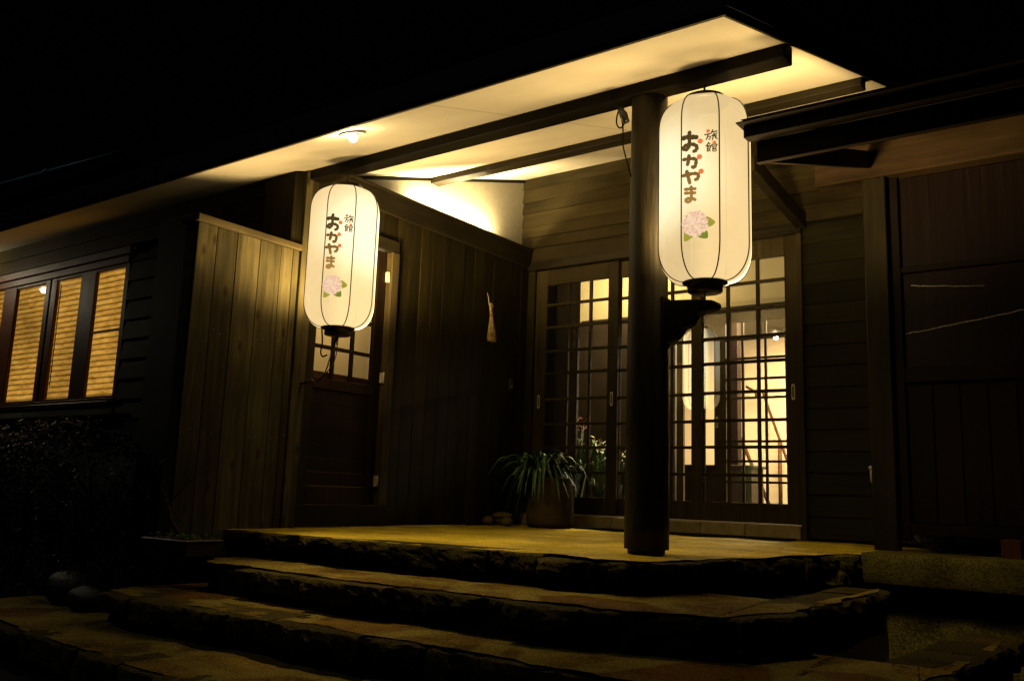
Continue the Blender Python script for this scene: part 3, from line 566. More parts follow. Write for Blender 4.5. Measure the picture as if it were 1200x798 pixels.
def stone_ledge(root, path, z, ht, seed, tread_mat, yback, riser=True, dp=.24, inset=.055):
    """tread sheet + rock-faced edge stones + rough riser, following an open path (left to right)"""
    P = [Vector((x,y,z)) for x, y in path]; L = path_len(P); r = random.Random(seed)
    # fine path for the tread
    n = 260; pts = []
    for i in range(n+1):
        p, t = at_path(P, L*i/n); nr = Vector((-t.y,t.x,0)); w = .05*noise.noise(Vector((p.x*3.3,p.y*3.3,seed)))+.02*noise.noise(Vector((p.x*14,p.y*14,seed)))
        pts.append(p + nr*(inset+w))
    rows = 26; vs = []
    for i, p in enumerate(pts):
        for j in range(rows+1):
            b = (j/rows)**1.4; q = p.lerp(Vector((p.x*.97+.05, yback, z)), b)
            vs.append((q.x, q.y, z - .004 + .007*noise.noise(Vector((q.x*3.2,q.y*3.2,seed))) + .0022*noise.noise(Vector((q.x*17,q.y*17,seed)))))
    fs = [(i*(rows+1)+j, (i+1)*(rows+1)+j, (i+1)*(rows+1)+j+1, i*(rows+1)+j+1) for i in range(n) for j in range(rows)]
    tm = MB(); tm.add(vs, fs, .6, True); tread = tm.build('tread', tread_mat, root) if root is not None else tm.build('porch_floor', tread_mat)
    par = root if root is not None else tread
    s = 0
    while s < L - .05:
        ln = min(r.uniform(.30,.62), L - s)
        if L - s - ln < .2: ln = L - s
        p, t = at_path(P, s); p2, _ = at_path(P, s+ln); t = (p2-p).normalized(); nr = Vector((-t.y,t.x,0)); d = r.uniform(-.03,.035)
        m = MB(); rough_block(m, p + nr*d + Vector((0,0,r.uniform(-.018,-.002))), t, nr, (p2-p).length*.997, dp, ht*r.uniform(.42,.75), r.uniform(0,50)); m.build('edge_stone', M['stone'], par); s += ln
    if riser:
        m = MB(); vs = []; kk = 6
        for i in range(161):
            p, t = at_path(P, L*i/160); nr = Vector((-t.y,t.x,0))
            for k in range(kk+1):
                q = p + nr*(.055 + .02*noise.noise(Vector((p.x*7,p.y*7,k*.8+seed)))) - Vector((0,0,.03+ht*1.15*k/kk)); vs.append(q)
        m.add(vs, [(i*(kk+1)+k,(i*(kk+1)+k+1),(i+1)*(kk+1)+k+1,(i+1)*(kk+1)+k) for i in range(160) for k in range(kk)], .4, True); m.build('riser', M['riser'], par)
    return tread
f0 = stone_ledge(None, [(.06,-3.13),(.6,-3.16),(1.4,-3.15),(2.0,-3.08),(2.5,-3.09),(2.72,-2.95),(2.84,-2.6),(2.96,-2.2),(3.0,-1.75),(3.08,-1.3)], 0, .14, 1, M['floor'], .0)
structure(f0, 'yellowish stone porch floor with rough rock edging')
# floor under the right canopy and beside the wall
m = MB(); m.add([(2.85,-1.245,-.008),(6.5,-1.245,-.008),(6.5,0,-.008),(2.85,0,-.008)],[(0,1,2,3)]); m.add([(-.03,-3.06,-.007),(.35,-3.06,-.007),(.35,0,-.007),(-.03,0,-.007)],[(0,1,2,3)],.6); m.build('floor_extension', M['floor'], f0)
def step(path, z, ht, seed, label, yback):
    e = tag(empty('stone_step', (path[0][0], path[0][1], z-ht)), label, 'step', 'rough stone steps up to the porch')
    e.location = (0,0,0); stone_ledge(e, path, z, ht, seed, M['flag'], yback); return e
step([(.22,-3.36),(.45,-3.52),(1.2,-3.56),(2.3,-3.57),(2.9,-3.52),(3.2,-3.38),(3.34,-3.05),(3.38,-2.5),(3.38,-1.7)], -.14, .15, 2, 'uppermost rough stone step, directly below the yellow porch floor', -2.6)
step([(-.02,-3.55),(.10,-3.85),(.45,-3.92),(1.2,-3.89),(2.2,-3.86),(3.1,-3.92),(3.55,-3.75),(3.85,-3.2),(3.92,-2.5),(3.92,-1.8)], -.29, .15, 3, 'middle rough stone step with a rounded left end beside wet boulders', -2.9)
step([(-1.1,-3.98),(-.3,-4.2),(.6,-4.32),(1.4,-4.38),(2.4,-4.42),(3.3,-4.40),(4.0,-4.2),(4.35,-3.6),(4.45,-2.6),(4.45,-1.9)], -.44, .16, 4, 'lowest broad step paved with irregular flagstones, at the bottom left', -3.2)
m = MB(); rough_block(m, Vector((2.97,-1.62,-.012)), Vector((.42,.9,0)).normalized(), Vector((-.9,.42,0)).normalized(), .36, .3, .15, 17.0); m.build('edge_stone', M['slab'], f0)
# concrete slab on the right
slab = tag(empty('concrete_slab', (0,0,0)), 'weathered concrete slab on a set-back plinth under the right screen', 'slab')
def grid_box(m, x0,x1,y0,y1,z0,z1, s=.05, amp=.006):
    nx, nz_ = max(2,int((x1-x0)/s)), max(2,int((z1-z0)/.03)); vs = []
    for i in range(nx+1):
        for k in range(nz_+1):
            x = x0+(x1-x0)*i/nx; z = z0+(z1-z0)*k/nz_; e = .012 if k in (0,nz_) else 0
            vs.append((x, y0+e+amp*noise.noise(Vector((x*6,y0,z*9)))*1.5, z))
        x = x0+(x1-x0)*i/nx; vs.append((x, y1, z1))
    w = nz_+2
    m.add(vs, [(i*w+k,(i+1)*w+k,(i+1)*w+k+1,i*w+k+1) for i in range(nx) for k in range(nz_+1)], None, True)
    m.add([(x0,y0+.012,z0),(x0,y1,z0),(x0,y1,z1),(x0,y0+.012,z1)],[(0,1,2,3)]); m.add([(x1,y0+.012,z0),(x1,y1,z0),(x1,y1,z1),(x1,y0+.012,z1)],[(0,3,2,1)])
m = MB(); grid_box(m, 3.11,6.4,-1.28,-.86,-.15,.004); m.build('slab_top', M['slab'], slab)
m = MB(); grid_box(m, 3.2,6.4,-1.13,-.9,-.60,-.152, .06, .012); m.build('plinth', M['slab'], slab)
# ------------------------------------------------------------------ lanterns
def lr(t, z):      # facet factor: cloth stretched between eight ribs (t measured from the first rib)
    a = (t % (math.pi/4)) - math.pi/8
    poly = math.cos(math.pi/8)/math.cos(a)
    return 1 - .55*(1-poly)
LH = .885; LRAD = .221
def lprof(z):
    rt = .105; c = .165
    d = min(z, LH-z)
    if d >= c: return LRAD
    u = 1 - d/c
    return rt + (LRAD-rt)*math.sqrt(max(0, 1-u**2.3))
TEXT = {"s":[["o",0.0113,[[-0.099,1.8835],[-0.082,1.8871],[-0.0615,1.8844],[-0.0388,1.8811]]],["o",0.0088,[[-0.0701,1.9082],[-0.0716,1.8867],[-0.0706,1.8607],[-0.0726,1.843],[-0.0819,1.8282],[-0.0935,1.829],[-0.0973,1.836],[-0.0914,1.8451],[-0.0767,1.8499],[-0.0565,1.8491],[-0.0407,1.8417],[-0.0359,1.8299],[-0.0408,1.8192],[-0.0491,1.8151]]],["ka",0.0083,[[-0.0961,1.7806],[-0.0766,1.781],[-0.054,1.7804],[-0.0417,1.7743],[-0.0398,1.7628],[-0.0437,1.7449],[-0.0501,1.7386],[-0.0565,1.7409]]],["ka",0.0083,[[-0.0731,1.7952],[-0.0741,1.7816],[-0.0761,1.7681],[-0.0792,1.7553]]],["ya",0.0083,[[-0.0986,1.7037],[-0.0766,1.7068],[-0.0491,1.7089],[-0.0331,1.7051],[-0.0288,1.6956],[-0.0331,1.6838],[-0.0418,1.6796]]],["ya",0.0083,[[-0.0828,1.7217],[-0.0781,1.703],[-0.0735,1.6844],[-0.0694,1.667]]],["ma",0.0073,[[-0.0889,1.6377],[-0.0664,1.6372],[-0.0447,1.6364]]],["ma",0.0073,[[-0.0889,1.6199],[-0.0664,1.6184],[-0.0462,1.6174]]],["ma",0.0073,[[-0.0629,1.6463],[-0.0614,1.6243],[-0.0614,1.5991],[-0.0653,1.5835],[-0.0744,1.5767],[-0.0841,1.5802],[-0.0867,1.5877],[-0.0805,1.5927],[-0.0673,1.5938],[-0.054,1.5901],[-0.0447,1.585]]],["r",0.0039,[[0.0006,1.8894],[0.0134,1.891],[0.0277,1.8934]]],["r",0.0039,[[0.0148,1.8899],[0.0129,1.8777],[0.0072,1.8666]]],["r",0.0034,[[0.0143,1.8797],[0.0253,1.8805],[0.0233,1.8682],[0.0186,1.8662]]],["r",0.0039,[[0.0369,1.9104],[0.034,1.9032],[0.0301,1.8965]]],["r",0.0039,[[0.033,1.9001],[0.0446,1.9024],[0.0554,1.9044]]],["r",0.0039,[[0.0436,1.8941],[0.0388,1.8868],[0.033,1.8816]]],["r",0.0034,[[0.0388,1.8868],[0.0378,1.875],[0.0348,1.8632]]],["r",0.0039,[[0.0544,1.8946],[0.0485,1.8882],[0.0421,1.8818]]],["r",0.0039,[[0.0455,1.887],[0.0494,1.8738],[0.0562,1.868]]],["r",0.0034,[[0.0533,1.8822],[0.0504,1.8769]]],["k",0.0039,[[0.0176,1.8509],[0.0128,1.8418],[0.0061,1.8348]]],["k",0.0039,[[0.018,1.8488],[0.0242,1.8436]]],["k",0.0034,[[0.0137,1.8356],[0.0252,1.836],[0.0251,1.8232],[0.0142,1.8223]]],["k",0.0034,[[0.0142,1.8295],[0.0247,1.8298]]],["k",0.0039,[[0.0133,1.8356],[0.0127,1.8213],[0.0127,1.8101],[0.0203,1.813]]],["k",0.0034,[[0.0194,1.8202],[0.026,1.8094]]],["k",0.0039,[[0.0318,1.8345],[0.0333,1.8401],[0.0434,1.8413],[0.0541,1.8407],[0.0536,1.8356]]],["k",0.0034,[[0.0376,1.8315],[0.0497,1.8324],[0.0492,1.8237],[0.038,1.8223]]],["k",0.0039,[[0.0371,1.8325],[0.0371,1.8212],[0.0375,1.809]]],["k",0.0034,[[0.038,1.8177],[0.0506,1.8186],[0.0501,1.8094],[0.0385,1.8085]]]],"dots":[[[-0.02,1.8601],0.01224937343358396],[[-0.0239,1.7857],0.01224937343358396],[[-0.0164,1.7164],0.01224937343358396],[[0.0158,1.9058],0.008819548872180453],[[0.0435,1.85],0.008329573934837093]],"flower":[[-0.0444,1.4727],0.059324137931034485],"leaf":[[[0.0051,1.504],[0.018,1.5011],[0.0335,1.4902],[0.0465,1.4769],[0.036,1.4629],[0.023,1.4573],[0.0088,1.4588]],[[0.0011,1.4426],[0.0101,1.437],[0.0139,1.426],[0.0126,1.4043],[-0.0054,1.402],[-0.0235,1.4069],[-0.0365,1.4173],[-0.0209,1.4217]],[[-0.0961,1.4407],[-0.0954,1.4186],[-0.0948,1.396],[-0.0797,1.3958],[-0.0631,1.4062],[-0.0497,1.4157],[-0.0686,1.4205]]],"ribs":[[-0.1051,1.6121],[0.0604,1.6004],[0.2485,1.6359]]}
def make_lantern():
    root = empty('paper_lantern', (0,0,0))
    zs = [LH*(.5-.5*math.cos(math.pi*i/46)) for i in range(47)]
    m = MB(); n = 96; vs = []
    for z in zs:
        for k in range(n):
            t = 2*math.pi*k/n + .298; r = lprof(z)*lr(2*math.pi*k/n, z); vs.append((r*math.cos(t), r*math.sin(t), z))
    m.add(vs, [(i*n+k,i*n+(k+1) % n,(i+1)*n+(k+1) % n,(i+1)*n+k) for i in range(46) for k in range(n)], .5, True)
    shade = m.build('paper_shade', M['paper'], root)
    for k in range(8):
        t = .298 + k*math.pi/4
        m = MB(); m.tube([((lprof(z)+.001)*math.cos(t),(lprof(z)+.001)*math.sin(t),z) for z in zs], .0032, 6); m.build('rib', M['black'], root)
    m = MB(); m.lathe([(.02,-.046),(.078,-.046),(.081,-.040),(.082,-.012),(.088,-.010),(.104,-.004),(.106,.004),(.100,.008),(.02,.004)], (0,0,0), 40); m.build('bottom_ring', M['black'], root)
    m = MB(); m.lathe([(.095,LH-.006),(.112,LH-.004),(.113,LH+.004),(.100,LH+.012),(.098,LH+.026),(.085,LH+.030),(.01,LH+.030)], (0,0,0), 40, caps=True); m.build('top_ring', M['black'], root)
    m = MB(); m.tube([(-.092,0,LH+.02),(-.05,0,LH+.05),(0,0,LH+.065),(.05,0,LH+.05),(.092,0,LH+.02)], .004, 6); m.tube([(0,0,LH+.06),(.004,.0,LH+.085),(0,0,LH+.095)], .006, 6); m.build('hanging_wire', M['black'], root)
    ring = [(.018*math.cos(2*math.pi*i/16), 0, -.072+.02*math.sin(2*math.pi*i/16)) for i in range(17)]
    m = MB(); m.tube(ring, .0035, 6, caps=False); m.tube([(0,.0,-.052),(0,0,-.105)], .004, 6); m.tube([(.02,0,-.052),(.034,.0,-.07),(.03,0,-.092),(.012,0,-.105)], .003, 6); m.build('hook', M['black'], root)
    # painted writing and emblem, laid on the cloth
    def on(u, v, off):
        t = u/LRAD; r = lprof(v)*lr(t-.298, v) + off; return (r*math.cos(t), r*math.sin(t), v)
    m = MB(); depth = .0012
    def stroke(mm, pts, w, off):
        P = catmull([(p[0],p[1],0) for p in pts], 7); hw = w/2; q = len(P); left = []; right = []
        for i, p in enumerate(P):
            d = P[min(i+1,q-1)]-P[max(i-1,0)]; d.normalize(); nn = Vector((-d.y,d.x,0)); ww = hw*(1+.12*math.sin(i*.9))
            left.append(p+nn*ww); right.append(p-nn*ww)
        vs = [on(p.x,p.y,off) for p in left+right]; mm.add(vs, [(i,i+1,q+i+1,q+i) for i in range(q-1)], .5)
        for p, o2 in ((P[0],.0001),(P[-1],.0002)):
            c = [on(p.x+hw*math.cos(2*math.pi*k/14), p.y+hw*math.sin(2*math.pi*k/14), off+o2*.1) for k in range(14)]; mm.add(c, [tuple(range(14))], .5)
    for i, (nm, w, pts) in enumerate(TEXT['s']): stroke(m, [(p[0],p[1]-1.25) for p in pts], w*(2.0 if w > .006 else 1.5), depth+.00005*i)
    m.build('lettering', M['ink'], root)
    for (u, v), r in TEXT['dots']:
        m = MB(); m.add([on(u+r*math.cos(2*math.pi*k/20), v-1.25+r*math.sin(2*math.pi*k/20), .0032) for k in range(20)], [tuple(range(20))]); m.build('orange_dot', M['orange'], root)
    (fu, fv), fr = TEXT['flower']; fv -= 1.25; r3 = random.Random(5)
    for i, Lf in enumerate(TEXT['leaf']):
        m = MB(); P = catmull([(p[0],p[1]-1.25,0) for p in Lf+[Lf[0]]], 4)[:-1]; m.add([on(p.x,p.y,.0012+.0003*i) for p in P], [tuple(range(len(P)))]); m.build('painted_leaf', M['leafink' if i != 1 else 'leafink2'], root)
    em = [MB(), MB()]
    for i in range(420):
        rr = fr*math.sqrt(r3.random())*.98; a = r3.uniform(0,2*math.pi); s = fr*r3.uniform(.05,.11); b = r3.uniform(0,1.5)
        edge = rr/fr; k = 1 if r3.random() < .22+.55*edge**2 else 0
        cu, cv = fu+rr*math.cos(a), fv+rr*math.sin(a)
        em[k].add([on(cu+s*(1+.3*math.cos(4*t))*math.cos(t+b)*.8, cv+s*(1+.3*math.cos(4*t))*math.sin(t+b)*.8, .0024+.000012*i) for t in [2*math.pi*q/12 for q in range(12)]], [tuple(range(12))])
    em[0].build('flower_emblem', M['petal1'], root); em[1].build('flower_emblem', M['petal2'], root)
    ld = bpy.data.lights.new('lantern_bulb', 'SPOT'); ld.energy = LANTERN_W; ld.color = (1,.79,.45); ld.shadow_soft_size = .15; ld.spot_size = R(178); ld.spot_blend = .45
    lo = bpy.data.objects.new('lantern_bulb', ld); COL.objects.link(lo); lo.parent = root; lo.location = (0,0,.10); lo.rotation_euler = (math.pi,0,0)
    l2 = ld.copy(); l2.name = 'lantern_down_fill'; l2.energy = LANTERN_DOWN; l2.spot_size = R(150)
    l3 = bpy.data.objects.new('lantern_down_fill', l2); COL.objects.link(l3); l3.parent = root; l3.location = (0,0,.5)  # added spot aimed down to brighten floor and slab, no real bulb
    return root
CAM = Vector((4.48,-6.4,.256))
LANTERN_W, LANTERN_DOWN = 1380, 150
lan = make_lantern()
def place(l, x, y, z, twist=0): l.location = (x,y,z); l.rotation_euler = (0,0,math.atan2(CAM.y-y, CAM.x-x)+twist)
place(lan, 2.80,-2.60,1.25); tag(lan, 'white lettered paper lantern hung beside the thick log post, the nearer and larger one', 'lantern', 'white paper lanterns under the porch roof')
lan2 = copy_tree(lan); place(lan2, .40,-2.65,1.222,-.03); tag(lan2, 'white lettered paper lantern hung in front of the wooden side door, the farther one', 'lantern', 'white paper lanterns under the porch roof')

for ch in lan2.children:
    if ch.name.startswith('paper_shade'): ch.material_slots[0].link = 'OBJECT'; ch.material_slots[0].material = M['paper2']
    if ch.name.startswith('lantern_down_fill'): ch.data = ch.data.copy(); ch.data.energy = 8
# cord under the farther lantern, tied to a bar on the corner post
m = MB(); a = Vector((.40,-2.65,1.17))
m.tube(catmull([a,(.34,-2.64,1.05),(.25,-2.60,.95),(.14,-2.57,.915),(.04,-2.57,.905)],6), .004, 6); m.tube(catmull([a+Vector((.01,0,0)),(.36,-2.62,1.03),(.24,-2.58,.955),(.16,-2.575,.90),(.10,-2.57,.93),(.05,-2.57,.91)],6), .0035, 6)
cd = empty('lantern_cord'); tag(cd, 'twisted tie cord running from the farther lantern down to a bar on the corner post', 'cord')
m.build('cord', M['straw_dark'], cd); m = MB(); m.tube([(.0,-2.575,.905),(.05,-2.575,.905),(.07,-2.575,.92)], .009, 8); m.build('bar', M['black'], cd)
m = MB(); m.tube(catmull([(.20,-2.60,1.24),(.19,-2.58,1.16),(.17,-2.57,1.10),(.19,-2.57,1.07),(.24,-2.58,1.075)],6), .005, 6); m.build('loop', M['cable'], cd)
# power cable looped beside the log post
m = MB(); Yc = -2.66
m.tube(catmull([(2.312,Yc,2.30),(2.315,Yc,2.26),(2.345,Yc,2.215),(2.362,Yc,2.19),(2.352,Yc,2.15),(2.352,Yc,2.11),(2.372,Yc,2.085),(2.392,Yc,2.10),(2.398,Yc,2.14),(2.385,Yc,2.19),(2.368,Yc,2.20),(2.378,Yc,2.14),(2.388,Yc,2.08),(2.39,Yc,1.99),(2.40,Yc+.03,1.90),(2.405,Yc+.06,1.84)],6), .004, 6)
cb_ = empty('power_cable'); tag(cb_, 'thin black power cable looped and hanging beside the top of the log post', 'cable'); m.build('cable', M['cable'], cb_)
m = MB(); m.tube([(2.37,Yc,2.19),(2.39,Yc,2.15),(2.408,Yc,2.11)], [.012,.022,.016], 10); m.build('plug', M['black'], cb_)

# eave downlight
def downlight(x, y, label, on_w):
    z = sz(y); r = empty('eave_lamp', (x,y,z)); sl = math.atan(.2948)
    r.rotation_euler = (sl,0,0); tag(r, label, 'lamp')
    m = MB(); m.lathe([(.070,.0),(.072,-.006),(.066,-.014),(.052,-.012),(.048,-.002)], (0,0,0), 36, caps=False); m.build('rim', M['white'], r)
    m = MB(); m.lathe([(.004,-.052),(.018,-.046),(.026,-.032),(.024,-.016),(.016,-.004),(.014,.0)], (0,0,0), 24); m.build('bulb', M['bulb'], r)
    return r
downlight(1.046,-3.235,'round recessed eave lamp with glowing bulb in the cream soffit',1)
def light(name, typ, loc, energy, color, **kw):
    d = bpy.data.lights.new(name, typ); d.energy = energy; d.color = color
    for k, v in kw.items(): setattr(d, k, v)
    o = bpy.data.objects.new(name, d); COL.objects.link(o); o.location = loc; return o
def aim(o, target): o.rotation_euler = (Vector(target)-o.location).to_track_quat('-Z','Y').to_euler(); return o
WARM = (1.0,.76,.40)
light('eave_lamp_light', 'POINT', (1.046,-3.25,sz(-3.25)-.075), EAVE_W, WARM, shadow_soft_size=.025)
aim(light('eave_lamp_beam', 'SPOT', (1.046,-3.25,sz(-3.25)-.07), BEAM_W, WARM, shadow_soft_size=.03, spot_size=R(66), spot_blend=.8), (1.5,-2.95,0))
light('far_eave_lamp_light', 'POINT', (-4.3,-3.22,2.06), FAR_W, (1.0,.86,.6), shadow_soft_size=.03)
light('side_room_light', 'POINT', (-.85,-1.2,1.9), SIDE_W, (1,.78,.38), shadow_soft_size=.08)
aim(light('room_light', 'AREA', (1.4,3.6,2.45), ROOM_W, (1,.80,.50), size=1.6), (1.2,3.7,0))
aim(light('plant_light', 'SPOT', (.55,1.1,2.6), PLANT_W, (1,.86,.55), shadow_soft_size=.03, spot_size=R(34), spot_blend=.4), (.55,.33,.5))  # unseen spot added to brighten the indoor plants
light('hall_light', 'POINT', (-.15,1.5,2.72), HALL_W, (1,.80,.42), shadow_soft_size=.06)
# cove tube behind the fascia
ct = empty('cove_lamp', (-.08,-1.0,2.32)); tag(ct, 'glowing strip lamp hidden in the ledge under the cream wall', 'lamp')
m = MB(); m.tube([(0,-.52,.055),(0,.48,.055)], .014, 12); m.build('tube', M['tube'], ct)
for y in (-.54,.5):
    m = MB(); m.box(-.02,.02,y-.02,y+.02,.0,.085); m.build('socket', M['white'], ct)

# ------------------------------------------------------------------ things on the porch
def strap_leaf(m, base, az, ln, w, rise, droop, r):
    n = 9; P = []
    for i in range(n+1):
        t = i/n; h = rise*math.sin(min(1,t*1.15)*math.pi*.62) - droop*t**2.4; d = ln*(t**.9)
        P.append(base + Vector((math.cos(az)*d, math.sin(az)*d, h)))
    side = Vector((-math.sin(az), math.cos(az), 0)); vs = []; tw = r.uniform(-.4,.4)
    for i, p in enumerate(P):
        ww = w*(.45+.55*math.sin(math.pi*min(1,(i+.6)/n*.9)))*(1-.9*(i/n)**4); s2 = (side*math.cos(tw)+Vector((0,0,1))*math.sin(tw))
        vs += [p-s2*ww, p+Vector((0,0,-ww*.45)), p+s2*ww]
    m.add(vs, [f for i in range(n) for f in ((3*i,3*i+1,3*i+4,3*i+3),(3*i+1,3*i+2,3*i+5,3*i+4))], None, True)
pp = empty('potted_plant', (.50,-.38,0)); tag(pp, 'drooping strap-leaved plant in a brown tub at the foot of the left doors', 'plant')
m = MB(); m.lathe([(.17,0),(.185,.04),(.188,.12),(.178,.25),(.172,.37),(.176,.383),(.160,.386),(.150,.35)], (0,0,0), 48, wob=lambda t,z: 1+.02*math.sin(5*t)+.01*noise.noise(Vector((math.cos(t)*8,math.sin(t)*8,z*30)))); m.build('tub', M['pot'], pp)
m = MB(); r4 = random.Random(11)
for i in range(240):
    az = r4.uniform(0,2*math.pi); b = Vector((-.09+r4.uniform(-.09,.09), -.02+r4.uniform(-.09,.09), .37+r4.uniform(-.02,.03)))
    ln = r4.uniform(.13,.34); strap_leaf(m, b, az, ln, r4.uniform(.011,.02), r4.uniform(.10,.24), r4.uniform(.06,.34) if r4.random() < .8 else .04, r4)
for i in range(40):
    az = math.pi+r4.uniform(-1.1,.9); b = Vector((-.12,-.05,.36)); strap_leaf(m, b, az, r4.uniform(.12,.26), r4.uniform(.012,.02), r4.uniform(.12,.2), r4.uniform(.3,.55), r4)
m.build('foliage', M['leaf'], pp)
def pebble(m, c, r, seed, sq=.8):
    bmm = bmesh.new(); bmesh.ops.create_icosphere(bmm, subdivisions=3, radius=1)
    vs = []
    for v in bmm.verts:
        p = v.co.copy(); k = 1+.10*noise.noise(p*1.6+Vector((seed,0,0)))+.03*noise.noise(p*6+Vector((0,seed,0)))
        vs.append(Vector(c)+Vector((p.x*r[0]*k,p.y*r[1]*k,p.z*r[2]*k)))
    m.add(vs, [[v.index for v in f.verts] for f in bmm.faces], None, True); bmm.free()
so = empty('stone_ornament', (.185,-.58,0)); tag(so, 'little stone turtle-like ornament of rounded stones beside the potted plant', 'ornament')
for nm, c, r, sd_ in (('shell_stone',(0,.0,.078),(.085,.07,.03),4),('body_stone',(0,.01,.045),(.075,.06,.044),9),('foot_stone',(-.095,-.06,.036),(.045,.045,.038),2),('foot_stone',(.085,-.05,.036),(.045,.045,.038),6)):
    m = MB(); pebble(m, c, r, sd_); m.build(nm, M['pot'], so)
# whisk broom on the left wall
br = empty('whisk_broom', (0,-.63,1.49)); tag(br, 'small straw whisk broom hanging by a white string on the dark left wall', 'broom')
m = MB(); r5 = random.Random(8)
for i in range(150):
    a = r5.uniform(0,2*math.pi); q = math.sqrt(r5.random()); top = Vector((.035+.008*math.cos(a)*q, .0+.012*math.sin(a)*q, .205)); bot = Vector((.04+.026*math.cos(a)*q, .012+.052*math.sin(a)*q, r5.uniform(-.01,.012)))
    mid = top.lerp(bot,.5)+Vector((0,.006*math.sin(a),0)); m.tube([top,mid,bot], [.003,.0028,.002], 4)
bs = m.build('bristles', M['straw'], br)
m = MB(); m.lathe([(.030,.045),(.034,.02),(.036,.005)], (.038,.011,.02), 20, caps=False, wob=lambda t,z: .62 if abs(math.cos(t))>.75 else 1.25); m.build('dark_band', M['straw_dark'], br)
m = MB(); m.lathe([(.013,.198),(.016,.207),(.013,.218)], (.035,0,0), 16); m.build('tie', M['redtie'], br)
m = MB()
for i in range(26):
    a = r5.uniform(0,2*math.pi); q = math.sqrt(r5.random()); m.tube([(.035+.008*math.cos(a)*q,.012*math.sin(a)*q,.205),(.034+.009*math.cos(a)*q,-.012+.016*math.sin(a)*q,.305+r5.uniform(-.01,.012))], .003, 4)
m.build('handle', M['straw'], br)
m = MB(); m.tube([(.005,-.03,.40),(.02,-.03,.36),(.03,-.028,.29)], .0035, 6); m.tube([(.03,.01,.31),(.032,.022,.285)], .007, 6); m.build('string', M['string'], br)
# doorbell box
db = empty('doorbell', (-.03,-.26,1.12)); tag(db, 'small dark call box fixed to the left wall near the lattice doors', 'doorbell')
m = MB(); m.box(0,.028,-.025,.025,0,.10); m.build('case', M['black'], db, .004); m = MB(); m.tube([(.028,0,.03),(.032,0,.03)], .009, 14); m.build('button', M['metal'], db)
# mat
mt = MB()
for i in range(60):
    for j in range(6): mt.box(.62+.029*i,.62+.029*i+.025,-.30+.038*j,-.30+.038*j+.032,.002,.012)
mt.box(.615,2.365,-.305,-.07,.001,.006); tag(mt.build('door_mat', M['mat']), 'long black ribbed mat laid on the floor along the entrance threshold', 'mat')
# porcelain bowl
bw = empty('porcelain_bowl', (3.36,-.28,0)); tag(bw, 'blue and white porcelain basin on the floor below the dark screen', 'bowl')
m = MB(); m.lathe([(.10,0),(.105,.014),(.15,.035),(.19,.075),(.205,.125),(.212,.13),(.200,.128),(.18,.075),(.12,.03),(.01,.02)], (0,0,0), 48); m.build('basin', M['bowl'], bw)
# pale hook on the siding beside the square post
hk = MB(); hk.tube([(2.868,-.022,.40),(2.866,-.05,.42),(2.866,-.055,.47),(2.866,-.05,.50)], .008, 8); hk.lathe([(.004,.0),(.016,.008),(.018,.02),(.012,.03)], (2.866,-.05,.49), 14); tag(hk.build('wall_tap', M['white']), 'small pale tap end on the siding left of the square post', 'tap')
# bonsai by the partition
bn = empty('bonsai', (.20,-3.47,-.138)); tag(bn, 'bare twiggy bonsai in a dark tray pot before the weathered partition', 'bonsai')
m = MB(); m.box(-.19,.19,-.11,.11,.012,.085); m.box(-.2,.2,-.12,.12,.085,.10); 
for x in (-.15,.15): m.box(x-.03,x+.03,-.09,.09,0,.012)
m.build('tray', M['clay'], bn, .006)
m = MB(); r6 = random.Random(4)
def twig(p, d, ln, rad, dep):
    n = 4; P = [p]; q = p.copy(); dd = d.copy()
    for i in range(n): dd = (dd+Vector((r6.uniform(-.35,.35),r6.uniform(-.35,.35),r6.uniform(-.1,.25)))).normalized(); q = q+dd*ln/n; P.append(q.copy())
    m.tube(P, [rad*(1-.5*i/n) for i in range(n+1)], 6)
    if dep:
        for i in range(3): twig(P[r6.randint(2,n)], (dd+Vector((r6.uniform(-1,1),r6.uniform(-1,1),r6.uniform(-.1,.6)))).normalized(), ln*r6.uniform(.45,.7), rad*.5, dep-1)
twig(Vector((-.02,0,.09)), Vector((-.12,0,1)), .20, .014, 3); m.build('trunk', M['twig'], bn)
m = MB()
for i in range(220):
    c = Vector((r6.uniform(-.17,.17),r6.uniform(-.09,.09),.10+r6.uniform(0,.025))); a = r6.uniform(0,6.28); s = r6.uniform(.006,.012)
    u = Vector((math.cos(a),math.sin(a),r6.uniform(-.4,.6)))*s; v = Vector((-math.sin(a),math.cos(a),r6.uniform(-.3,.5)))*s; m.add([c-u,c-v*.6,c+u,c+v*.6],[(0,1,2,3)])
m.build('moss', M['leaf'], bn)
# hedge under the window
hd = empty('hedge', (-2.6,-3.15,-.58)); tag(hd, 'dark rounded clipped hedge growing under the blind-covered window', 'hedge')
m = MB(); r7 = random.Random(21)
for i in range(15000):
    x = r7.uniform(-2.0,1.65); a = r7.uniform(-.3,math.pi+.3); hgt = 1.17+.07*math.sin(x*1.3+.6)+.05*noise.noise(Vector((x*3,0,1))); hgt *= 1-max(0,(abs(x)-1.2))*.25
    k = r7.uniform(.86,1.03); c = Vector((x+r7.uniform(-.03,.03), -math.cos(a)*.36*k, (.35+(hgt-.35)*math.sin(max(0,a))**.6*k) if 0 < a < math.pi and r7.random() < .7 else r7.uniform(.02,hgt*.9)))
    if c.z < hgt*.85: c.y = -.36*r7.uniform(.85,1.05)*(1 if r7.random() < .8 else -1)
    b = r7.uniform(0,6.28); s = r7.uniform(.012,.026); u = Vector((math.cos(b),math.sin(b),r7.uniform(-.6,.9)))*s; v = Vector((-math.sin(b),math.cos(b),r7.uniform(-.5,.7)))*s*.6; m.add([c-u,c-v,c+u,c+v],[(0,1,2,3)])
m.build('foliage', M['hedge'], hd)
m = MB()
